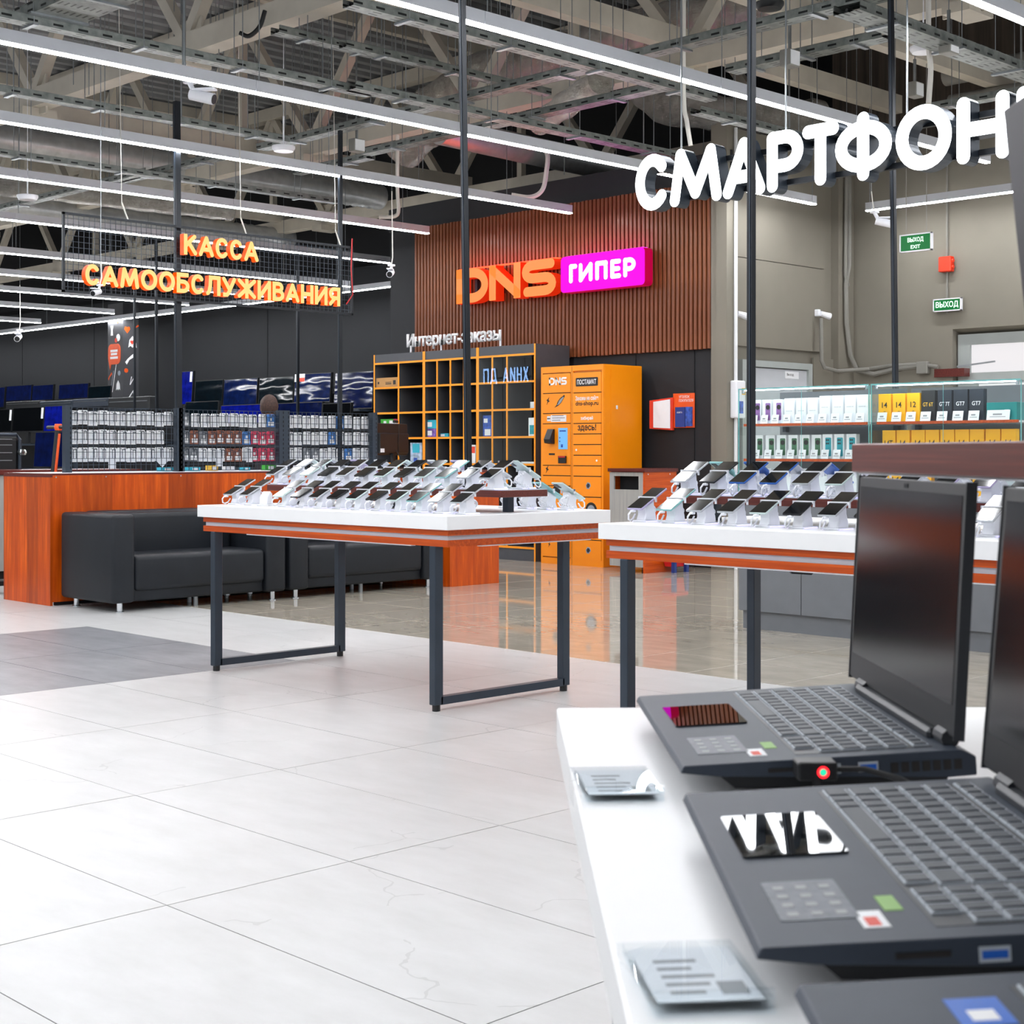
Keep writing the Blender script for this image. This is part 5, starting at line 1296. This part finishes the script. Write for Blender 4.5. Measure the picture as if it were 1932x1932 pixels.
for u in (.32, 1.2, 2.1, LS - .3):
    if u < LS: obj('suspension_wire', MB().cyl((u, .12, .3), (u, .12, 1.6), .006, 6), 'steel', sm)

# ================================================================== TELEVISIONS
XT = 16.45; LEAN = 4.0
REST = {16.45: 1.98, 15.95: 2.05, 13.2: 1.40, 10.2: 1.0, 14.2: 1.38}
def tv(px0, px1, py0, py1, x, m, label, tagc=None):
    a, b = onx(px0, (py0 + py1) / 2, x), onx(px1, (py0 + py1) / 2, x); cpx = (px0 + px1) / 2
    z1, z0 = onx(cpx, py0, x).z, onx(cpx, py1, x).z; W = a.y - b.y; H = z1 - z0
    t = thing('television', label, 'television', (x, a.y, z0), -math.pi / 2)
    obj('case', MB().box(0, 0, 0, W, .05, H), 'black_plastic', t); obj('screen', MB().box(.012, -.004, .02, W - .012, 0, H - .012), m, t)
    rs = REST[x] - z0; t.rotation_euler = (math.radians(-LEAN), 0, -math.pi / 2)
    obj('foot', MB().box(W * .3, -.05, rs, W * .7, .09, rs + .012).box(W * .46, .0, rs, W * .54, .05, .05), 'black_plastic', t)
    if tagc: obj('price_tag', MB().box(W - .1, -.008, H - .22, W - .02, -.004, H - .02) if tagc == 1 else MB().box(.0, -.008, H - .14, .3, -.004, H - .0), 'white_card', t)
    if tagc == 2: obj('tag_print', MB().box(.12, -.0095, H - .14, .3, -.008, H - .07), 'red_print', t)
    return t
for args in ((335, 361, 700, 764, XT, 'screen_bright_blue', 'television lit bright blue behind the thick pole', 1), (366, 418, 717, 770, XT, 'screen_teal', 'dark teal television right of the thick pole, first of the far row'),
             (420, 483, 714, 772, XT, 'screen_blue', 'blue television in the far row, left of the brown-haired person'), (487, 552, 711, 764, XT, 'screen_teal', 'dark teal television in the far row above the brown-haired person'),
             (554, 622, 704, 760, XT, 'screen_blue', 'blue television with a red and white tag at its corner', 2), (629, 702, 701, 772, XT, 'screen_deepblue', 'large navy television beside the pick-up shelves'),
             (-30, 7, 731, 770, XT, 'screen_deepblue', 'television cut off at the left edge of the picture'), (11, 58, 727, 757, XT, 'screen_deepblue', 'navy television in the far left row, nearest the edge'), (60, 99, 726, 756, XT, 'screen_deepblue', 'narrow navy television in the middle of the far left row'),
             (110, 165, 724, 753, XT, 'screen_deepblue', 'navy television in the far left row, second from the sticker pillar'), (166, 208, 728, 752, XT - .5, 'screen_teal', 'teal television touching the sticker pillar'),
             (-20, 21, 772, 816, 13.2, 'screen_black', 'black television at the left edge above the ribbed unit', 1), (23, 81, 768, 815, 13.2, 'screen_black', 'black television at left with a white tag on its corner', 1), (82, 128, 765, 815, 13.2, 'screen_bright_blue', 'bright blue television at left beside the first wire rack', 0),
             (63, 128, 814, 883, 10.2, 'screen_deepblue', 'large dark television standing low behind the counter at left'),
             (348, 410, 757, 800, 14.2, 'screen_teal', 'teal television just over the middle wire rack'), (415, 505, 763, 800, 14.2, 'screen_bright_blue', 'blue television top showing over the middle wire rack'), (520, 606, 759, 800, 14.2, 'screen_deepblue', 'navy television top right of the brown-haired person'), (607, 660, 760, 800, 14.2, 'screen_black', 'black television top over the third wire rack')):
    tv(*args)
def rack(x, pa, pb, ztop, label, shelves):
    a, b = onx(pa, 800, x), onx(pb, 800, x)
    t = thing('display_rack', label, 'rack', (x, a.y, 0), -math.pi / 2); W = a.y - b.y
    obj('back_panel', MB().box(0, .12, 0, W, .16, ztop), 'black_matte', t)
    for z in shelves: obj('shelf', MB().box(0, -.3, z - .03, W, .12, z), 'dark_metal', t)
    for u in (0, W): obj('upright', MB().box(u - .03, .1, 0, u + .03, .16, ztop), 'dark_metal', t)
rack(XT + .1, 330, 704, 2.3, 'black television rack along the far wall at right', (1.2, 1.98))
rack(XT + .1, -40, 172, 2.3, 'black television rack along the far wall at left', (1.2, 1.98))
rack(13.3, -30, 130, 1.42, 'black television rack in the middle distance at left', (.4, .95, 1.40))
rack(14.3, 345, 700, 1.4, 'black rack behind the wire racks', (.4, 1.0, 1.38))
rack(10.3, 55, 132, 1.0, 'low black rack behind the counter at left', (.4, 1.0))
rack(16.05, 160, 212, 2.06, 'narrow black stand beside the sticker pillar', (1.0, 2.05))
# sound bars and ribbed unit on the left
for k, (p0, p1, y0, y1, x, m, lab) in enumerate(((11, 75, 757, 772, 14.6, 'laptop_bezel', 'long black sound bar on the left rack'), (75, 137, 756, 772, 14.6, 'dark_metal', 'grey sound bar in the middle of the left rack'), (137, 204, 752, 768, 14.6, 'laptop_grey', 'light grey sound bar below the sticker pillar'), (204, 282, 749, 775, 14.6, 'laptop_bezel', 'dark sound bar right of the sticker pillar'))):
    a, b = onx(p0, y0, x), onx(p1, y0, x); z1, z0 = onx((p0 + p1) / 2, y0, x).z, onx((p0 + p1) / 2, y1, x).z
    t = thing('sound_bar', lab, 'sound bar', (x, a.y, z0), -math.pi / 2)
    obj('body', MB().rbox(0, 0, 0, a.y - b.y - .01, .14, z1 - z0, .015, 2), m, t); obj('trim_line', MB().box(.04, -.003, (z1 - z0) * .65, a.y - b.y - .08, 0, (z1 - z0) * .72), 'steel', t)
a, b = onx(-30, 760, 14.7), onx(290, 760, 14.7); t = thing('display_rack', 'black shelf carrying the sound bars at left', 'rack', (14.7, a.y, 0), -math.pi / 2)
obj('shelf', MB().box(0, -.15, 2.02, a.y - b.y, .15, 2.05), 'dark_metal', t); obj('back_panel', MB().box(0, .16, 0, a.y - b.y, .2, 2.03), 'black_matte', t)
a = ony(46, 850, 14.85); t = thing('ribbed_unit', 'black ribbed unit with rounded silver edge at the far left', 'audio unit', (a.x - .7, 14.85, 0))
obj('body', MB().rbox(0, 0, 0, .66, .5, 1.42, .05, 3), 'black_plastic', t)
for z in (1.16, 1.24, 1.32, 1.38): obj('rib', MB().box(.03, -.012, z, .56, 0, z + .008), 'steel', t)
obj('edge_rail', MB().tube([(.64, -.02, 0), (.64, -.02, 1.38), (.6, -.02, 1.43), (0, -.02, 1.43)], .02, 8), 'dark_metal', t)
obj('knob', MB().lathe([(.035, 0), (.05, .03), (.035, .06)], 12, (.66, -.03, 1.22)), 'chrome', t)
a = ony(101, 886, 12.75); b = ony(110, 806, 12.75)
t = thing('kick_scooter', 'scooter with orange stripe on its leaning stem behind the counter', 'scooter', (a.x, 12.75, 0))
obj('stem', MB().tube([(-.1, 0, .12), (b.x - a.x, 0, b.z)], .028, 10), 'black_plastic', t); obj('stripe', MB().tube([(-.09, -.022, .2), (b.x - a.x - .002, -.022, b.z - .06)], .014, 8), 'orange_plastic', t)
obj('stem_cap', MB().lathe([(.03, -.03), (.038, 0), (.03, .03)], 12, (b.x - a.x, 0, b.z)), 'orange_plastic', t); obj('handlebar', MB().tube([(b.x - a.x, 0, b.z), (b.x - a.x + .14, 0, b.z + .01)], .018, 8).tube([(b.x - a.x, -.2, b.z), (b.x - a.x, .2, b.z)], .016, 8), 'black_plastic', t)
obj('deck', MB().rbox(-.75, -.07, .07, -.1, .07, .12, .01, 1), 'black_plastic', t)
for u in (-.08, -.75): obj('wheel', MB().tube([(u, -.02, .09), (u, .02, .09)], .09, 18), 'black_plastic', t)
# ---- sticker pillar
pc = P(232, 760, 30.9); wL, wR = .60, .36
pl = thing('sticker_pillar', 'dark square pillar with white and orange stickers and an orange speech bubble', 'pillar', (pc.x, pc.y, 0))
obj('column', MB().box(0, 0, 0, wR, wL, 4.3), 'cabinet_dark', pl)
def dec(face, px, py, poly, s, m, lift=.004):
    if face == 0:
        q = onx(px, py, pc.x); u = q.y - pc.y
        mb = MB().prism([(u - a * s, q.z + b * s) for a, b in poly], -lift, 0, 'x')
    else:
        q = ony(px, py, pc.y); u = q.x - pc.x
        mb = MB().prism([(u + a * s, q.z + b * s) for a, b in poly], -lift, 0, 'y')
    obj('sticker', mb, m, pl)
heart = [(0, -1), (.9, .1), (.7, .8), (.2, .8), (0, .45), (-.2, .8), (-.7, .8), (-.9, .1)]
ghost = [(-.8, -1), (-.4, -.7), (0, -1), (.4, -.7), (.8, -1), (.6, .3), (0, 1), (-.6, .3)]
bone = [(-1, -.6), (-.7, -1), (-.2, -.2), (.5, .2), (1, .5), (.7, 1), (.2, .6), (-.5, 0)]
bubble = rrect(-1, -.55, 1, 1, .5) + [(-.55, -.55), (-.62, -1.1), (-.85, -.5)]
bubble = arc(.5, .5, .5, .5, 0, 90, 5) + arc(-.5, .5, .5, .5, 90, 180, 5) + [(-1, -.2), (-.7, -1.2), (-.5, -.75)] + arc(.5, -.25, .5, .5, 270, 360, 5)
dec(0, 216, 671, bubble, .24, 'orange_plastic', .01)
for k, (w_, dy) in enumerate(((.7, -9), (.6, -3), (.75, 4))): dec(0, 216, 671 + dy, [(-w_, -.12), (w_, -.12), (w_, .12), (-w_, .12)], .2, 'print_white', .013)
dec(0, 211, 624, [(-.4, -1), (.5, -1), (.3, 0), (.6, 1), (-.5, 1), (-.2, .1)], .1, 'print_white'); dec(0, 223, 637, disc, .075, 'print_white'); dec(0, 219, 642, disc, .05, 'red_print')
dec(0, 222, 606, heart, .05, 'orange_plastic'); dec(0, 208, 710, bone, .08, 'orange_plastic'); dec(0, 223, 727, ghost, .1, 'print_white'); dec(0, 208, 739, heart, .05, 'orange_plastic'); dec(0, 225, 704, disc, .05, 'grey_sticker')
dec(0, 216, 712, [(-.6, -2), (-.5, -2), (.6, 2), (.5, 2)], .15, 'print_white'); dec(0, 213, 716, [(-.6, -1.5), (-.5, -1.5), (.3, 1.5), (.2, 1.5)], .12, 'grey_sticker')
dec(1, 240, 622, heart, .075, 'orange_plastic'); dec(1, 257, 618, bone, .06, 'orange_plastic'); dec(1, 250, 645, ghost, .12, 'print_white'); dec(1, 249, 646, heart, .05, 'red_print', .006)
dec(1, 246, 677, bone, .12, 'print_white'); dec(1, 238, 699, disc, .045, 'orange_plastic'); dec(1, 249, 718, [(-.6, -1), (-.4, -1), (.8, 1), (.6, 1), (-.4, -.6), (0, .9), (-.2, .9)], .09, 'print_white'); dec(1, 248, 745, [(-1, -1), (-.7, -1), (.3, .6), (.6, -.6), (.8, -.4), (.4, 1)], .1, 'print_white')

# ================================================================== LAPTOP TABLE (turned 45 degrees to the building, facing straight down the aisle)
LT = cw(.048, 1.632, 0)
lt = thing('laptop_table', 'white laptop display table in the right foreground', 'table', LT, -TH + math.radians(.5))
obj('tabletop', MB().box(0, -1.5, .935, .86, 0, .975), 'white_top', lt, bevel=.002)
for a, b in ((.075, -.08), (.075, -1.42), (.8, -.08), (.8, -1.42)): obj('leg', MB().box(a - .02, b - .02, 0, a + .02, b + .02, .935), 'dark_metal', lt)
obj('apron', MB().box(.08, -.1, .89, .8, -.06, .935).box(.06, -1.42, .89, .09, -.08, .935), 'dark_metal', lt)
def rect_shelf():
    s = cw(.364, 1.625, 0)
    ang = -TH + math.atan2(.040, .43) * 1
    t = thing('upper_shelf', 'dark red-brown shelf board over the laptop screens', 'shelf', (s.x, s.y, 0), ang)
    obj('board', MB().box(0, -1.35, 1.2285, .36, 0, 1.259), 'riser_wood', t, bevel=.0015)
    obj('light_strip', MB().box(.004, -1.3, 1.2265, .012, -.01, 1.2285), 'white_plastic', t)
    for b in (-.12, -1.2): obj('post', MB().box(.28, b - .02, .9752, .32, b + .02, 1.2285), 'dark_metal', t)
    return t
rect_shelf()

key_me = {}
def keymesh(w, d):
    k = (round(w, 4), round(d, 4))
    if k not in key_me:
        mb = MB().box(0, 0, 0, d, w, .0012, 1); i = .0011
        mb.add([(i, i, .0012), (d - i, i, .0012), (d - i, w - i, .0012), (i, w - i, .0012), (i + .0006, i + .0006, .0022), (d - i - .0006, i + .0006, .0022), (d - i - .0006, w - i - .0006, .0022), (i + .0006, w - i - .0006, .0022)],
               [(4, 5, 6, 7), (0, 1, 5, 4), (1, 2, 6, 5), (2, 3, 7, 6), (3, 0, 4, 7)], 0)
        key_me[k] = mb.mesh('key', ['key_dark', 'key_edge'])
    return key_me[k]
LW, LD = .347, .225
def laptop(far_left, rz, label, lid_deg, keys=True, ports=True, style=0):
    """local x: from the front edge to the hinge; local -y: from the user's left to right; built level then tipped up at the hinge"""
    t = thing('laptop', label, 'laptop', far_left, rz); t.rotation_euler = (0, math.radians(-3.2), rz)
    b = MB(); hgt = .0235
    prof = [(0, hgt - .0055), (.003, hgt), (LD, hgt), (LD + .012, hgt - .006), (LD + .012, hgt - .021), (LD - .01, hgt - .0215), (.03, hgt - .010)]
    b.prism(prof, -LW, 0, 'y'); obj('base', b, 'laptop_grey', t, bevel=.0008)
    obj('underside', MB().prism([(.03, hgt - .0095), (LD - .005, hgt - .020), (LD - .012, -.010), (.045, .0005)], -LW + .014, -.014, 'y'), 'laptop_bezel', t)
    kb = obj('keyboard', MB().box(.096, -LW + .018, hgt, .207, -.018, hgt + .0003), 'laptop_dark', t)
    if keys:
        rows_ = [14, 14, 14, 13, 12, 8]; pitch = (LW - .04 - .066) / 14
        for r in range(6):
            x = .190 - r * .0182; dp = .0165 if r else .0125
            xs = x if r else x + .003
            u = .02
            if r < 5:
                for k in range(14):
                    w = pitch - .0016
                    if r >= 3 and k == 0: w = pitch * (1.0 if r == 3 else 1.4) - .0016
                    if r >= 3 and k == 13 - (r - 3): w = .02 + (LW - .04 - .066) - u - .0016; 
                    if u + w > .02 + (LW - .04 - .066): break
                    obj('key', keymesh(w, dp), None, kb, (xs, -u - w, hgt + .0003)); u += w + .0016
                    if r >= 3 and k == 13 - (r - 3): break
            else:
                for w in (pitch * 1.3, pitch, pitch, pitch * 5.2, pitch, pitch, pitch * 1.2, pitch, pitch):
                    w -= .0016
                    if u + w > LW - .085: break
                    obj('key', keymesh(w, dp), None, kb, (xs, -u - w, hgt + .0003)); u += w + .0016
            u = LW - .02 - .062
            for k in range(4 if r < 5 else 3):
                w = .0138 if r < 5 else (.0138 if k else .0138); obj('key', keymesh(.0138, dp), None, kb, (xs, -u - .0138, hgt + .0003)); u += .0155
    pad = MB().prism(rrect(.018, -.183, .083, -.075, .003), hgt - .001, hgt + .0003, 'z')
    pad.v = [(x, y, z + (.0125 * (-.075 - y) if z > hgt else 0)) for x, y, z in pad.v]
    obj('touchpad', pad, 'pad_mirror' if style != 2 else 'laptop_dark', t, bevel=0)
    if style != 2:
        s_ = obj('info_sticker', MB().prism(rrect(.020, -.307, .062, -.235, .002), hgt, hgt + .0004, 'z'), 'sticker_pale', t)
        ic = MB()
        for i in range(4):
            for j in range(3): ic.box(.025 + .013 * j, -.30 + .016 * i, hgt + .0004, .031 + .013 * j, -.293 + .016 * i, hgt + .0006)
        o = obj('icons', ic, 'print_grey', s_); o['kind'] = 'stuff'
        obj('spec_sticker', MB().box(.077, -.298, hgt, .087, -.272, hgt + .0004), 'sticker_green', t); obj('spec_sticker', MB().box(.060, -.325, hgt, .074, -.297, hgt + .0004), 'print_white', t)
        obj('sticker_print', MB().box(.0, 0, 0, .001, .001, .0001), 'print_black', t) if False else obj('sticker_print', MB().box(.063, -.322, hgt + .0004, .070, -.308, hgt + .0006), 'red_print', t)
    else:
        s_ = obj('spec_sticker', MB().box(.062, -.062, hgt, .086, -.03, hgt + .0004), 'sticker_blue', t); obj('sticker_print', MB().box(.068, -.057, hgt + .0004, .08, -.045, hgt + .0006), 'print_white', s_)
        obj('spec_sticker', MB().box(.062, -.075, hgt, .078, -.064, hgt + .0004), 'sticker_green', t)
    if ports:
        obj('card_slot', MB().box(.07, -LW - .0006, .0145, .098, -LW + .001, .0175), 'print_black', t)
        for u in (.112, .142):
            p_ = obj('usb_port', MB().box(u, -LW - .0006, .0105, u + .016, -LW + .001, .0185), 'key_edge', t); obj('usb_tongue', MB().box(u + .0015, -LW - .001, .0125, u + .0145, -LW, .0165), 'usb_blue', p_)
        v_ = MB()
        for k in range(7): v_.box(.168 + .0085 * k, -LW - .0006, .0085, .174 + .0085 * k, -LW + .001, .0165)
        o = obj('vents', v_, 'print_black', t); o['kind'] = 'stuff'
    # lid
    la = math.radians(lid_deg + 3.2); hx, hz = LD - .004, hgt + .004
    ex = Vector((-math.cos(la), 0, math.sin(la)))        # up the lid, leaning by lid_deg from the deck
    nx = Vector((-math.sin(la), 0, -math.cos(la)))       # towards the user
    def L(u, v, w): p = Vector((hx, 0, hz)) + ex * u + nx * w; return (p.x, v, p.z)
    def slab(u0, v0, u1, v1, w0, w1):
        mb = MB(); vs = [L(u, v, w) for w in (w0, w1) for u, v in ((u0, v0), (u1, v0), (u1, v1), (u0, v1))]
        return mb.add(vs, [(0, 1, 2, 3), (7, 6, 5, 4), (0, 4, 5, 1), (1, 5, 6, 2), (2, 6, 7, 3), (3, 7, 4, 0)])
    ld = obj('lid', slab(.004, -LW + .001, .209, -.001, -.006, 0), 'laptop_bezel', t, bevel=.0008)
    obj('bezel', slab(.006, -LW + .003, .208, -.003, 0, .0012), 'laptop_bezel', ld)
    obj('display', slab(.030, -LW + .010, .199, -.010, .0012, .0016), 'screen_laptop', ld)
    obj('webcam', slab(.201, -LW / 2 - .006, .2055, -LW / 2 + .006, .0012, .0018), 'screen_off', ld)
    obj('lid_frame', slab(.003, -LW, .210, -LW + .002, -.007, .002), 'laptop_dark', ld); obj('lid_frame', slab(.003, -.002, .210, 0, -.007, .002), 'laptop_dark', ld)
    for v in (-.04, -LW + .02):
        obj('hinge', MB().tube([(hx + .002, v, hz + .001), (hx + .002, v - .03 if v > -.1 else v + .025, hz + .001)], .0075, 10), 'laptop_dark', t)
    obj('hinge_cover', MB().rbox(LD - .012, -LW + .05, hgt - .002, LD + .006, -.05, hgt + .008, .003, 1), 'laptop_dark', t)
    return t
TT = .9755
p = cw(.128, 1.552, TT + .001); laptop(p, -TH + .02, 'open grey laptop farthest from the viewer, with alarm plug in its side', 93)
p = cw(.1256, 1.110, TT + .001); laptop(p, -TH - .005, 'open grey laptop in the middle with a glossy mirror-like touchpad', 94.5)
p = cw(.133, .712, TT + .001); laptop(p, -TH, 'open grey laptop cut off by the bottom right corner', 95, True, False, 2)
# laptop on the shelf seen from behind: only its dark purple lid shows
p = cw(.395, 1.145, 1.2596)
t = thing('laptop', 'dark purple laptop lid seen from behind at the right edge', 'laptop', p, -TH)
obj('base', MB().rbox(.0, -.36, .0, .235, 0, .02, .003, 1), 'laptop_dark', t)
tl_ = math.radians(6); ux, uz = -math.sin(tl_), math.cos(tl_)
vs = [(ux * u + wx_ * uz, v, .018 + uz * u + wx_ * -ux) for wx_ in (0, .007) for u, v in ((0, 0), (.232, 0), (.232, -.36), (0, -.36))]
obj('lid', MB().add(vs, [(0, 1, 2, 3), (7, 6, 5, 4), (0, 4, 5, 1), (1, 5, 6, 2), (2, 6, 7, 3), (3, 7, 4, 0)]), 'purple_lid', t, bevel=.0015)
obj('hinge', MB().tube([(.003, -.03, .018), (.003, -.33, .018)], .006, 8), 'laptop_bezel', t)

# alarm plug and its cable
p = cw(.2215, 1.186, TT + .0255)
t = thing('alarm_plug', 'small black alarm plug with glowing red ring in the far laptop', 'alarm', p, -TH)
obj('body', MB().rbox(-.0, -.012, -.006, .031, .0115, .0085, .002, 2), 'black_plastic', t)
obj('ring', MB().tube([(.0195 + .0038 * math.cos(a), -.0126, .001 + .0038 * math.sin(a)) for a in [k * math.pi / 10 for k in range(20)]], .0009, 6, closed=True), 'red_led', t, label='glowing red ring')
obj('led', MB().cyl((.0195, -.0128, .001), (.0195, -.012, .001), .0026, 12), 'green_led', t)
obj('base_foot', MB().rbox(.0, -.03, -.0252, .03, -.010, -.0225, .001, 1).box(.012, -.012, -.0252, .018, -.008, -.004), 'black_plastic', t)
o = obj('cable', MB().tube([cw(.252, 1.186, TT + .0265), cw(.275, 1.182, TT + .0275), cw(.30, 1.17, TT + .022), cw(.33, 1.15, TT + .008), cw(.40, 1.13, TT + .003), cw(.52, 1.2, TT + .003)], .0024, 8), 'cable_black'); tag(o, 'thin black cable running from the alarm plug behind the far laptop', 'cable')
p = cw(.262, .758, TT + .010); o = obj('plug', MB().tube([p, p + (cw(.3, .735, 0) - cw(.262, .758, 0))], .006, 10).tube([p + (cw(.3, .735, 0) - cw(.262, .758, 0)), cw(.34, .70, TT + .006), cw(.45, .66, TT + .004)], .003, 8), 'cable_black'); tag(o, 'black plug and cable at the side of the middle laptop', 'cable')

# acrylic price holders at the table edge
def holder(X, D, w, d, rz, label):
    t = thing('price_holder', label, 'price holder', cw(X, D, TT), -TH + rz)
    obj('block', MB().rbox(0, -d, .0, w, 0, .004, .0012, 1), 'acrylic', t)
    obj('card', MB().box(.003, -d + .004, .0042, w - .003, -.004, .0048), 'white_card', t)
    obj('cover', MB().box(.0, -d, .0052, w, 0, .0072), 'acrylic', t)
    obj('bent_lip', MB().box(-.003, -d, -.02, 0, 0, .0072).box(0, -d - .004, .0, w, -d, .012), 'acrylic', t)
    ln = MB()
    for k in range(5): ln.box(.012, -d + .014 + k * (d - .03) / 5, .0048, w * (.5 + .08 * (k % 3)), -d + .018 + k * (d - .03) / 5, .0050)
    ln.box(w - .022, -d + .012, .0048, w - .008, -d + .03, .0050)
    o = obj('print', ln, 'print_grey', t); o['kind'] = 'stuff'
holder(.052, 1.288, .062, .098, .06, 'small clear acrylic price holder on the table edge beside the far laptop')
holder(.060, .826, .060, .088, .10, 'clear acrylic price holder on the table edge near the bottom of the picture')

# ================================================================== SIGN ACROSS THE AISLE (out of frame; the shelf glass mirrors it)
sb = thing('lit_sign', 'pale blue lit sign across the aisle, seen only mirrored in the shelf glass', 'sign', (-1.0, 25.45, 2.93), math.pi / 2)
u = 0
for ch, w in (('Х', .17), ('Н', .17), ('И', .18), ('А', .2), (' ', .1), ('Д', .24), ('П', .2)):
    if ch != ' ' and w: stroke_letter(ch, u, 0, w, .36, .024, .06, 'sign_blue', 'dark_metal', sb)
    u += w + .05
obj('rail', MB().box(0, .06, .1, u, .1, .14), 'pole_black', sb)
for q in (.2, u - .2): obj('suspension_wire', MB().cyl((q, .08, .1), (q, .08, 4.2), .006, 6), 'steel', sb)
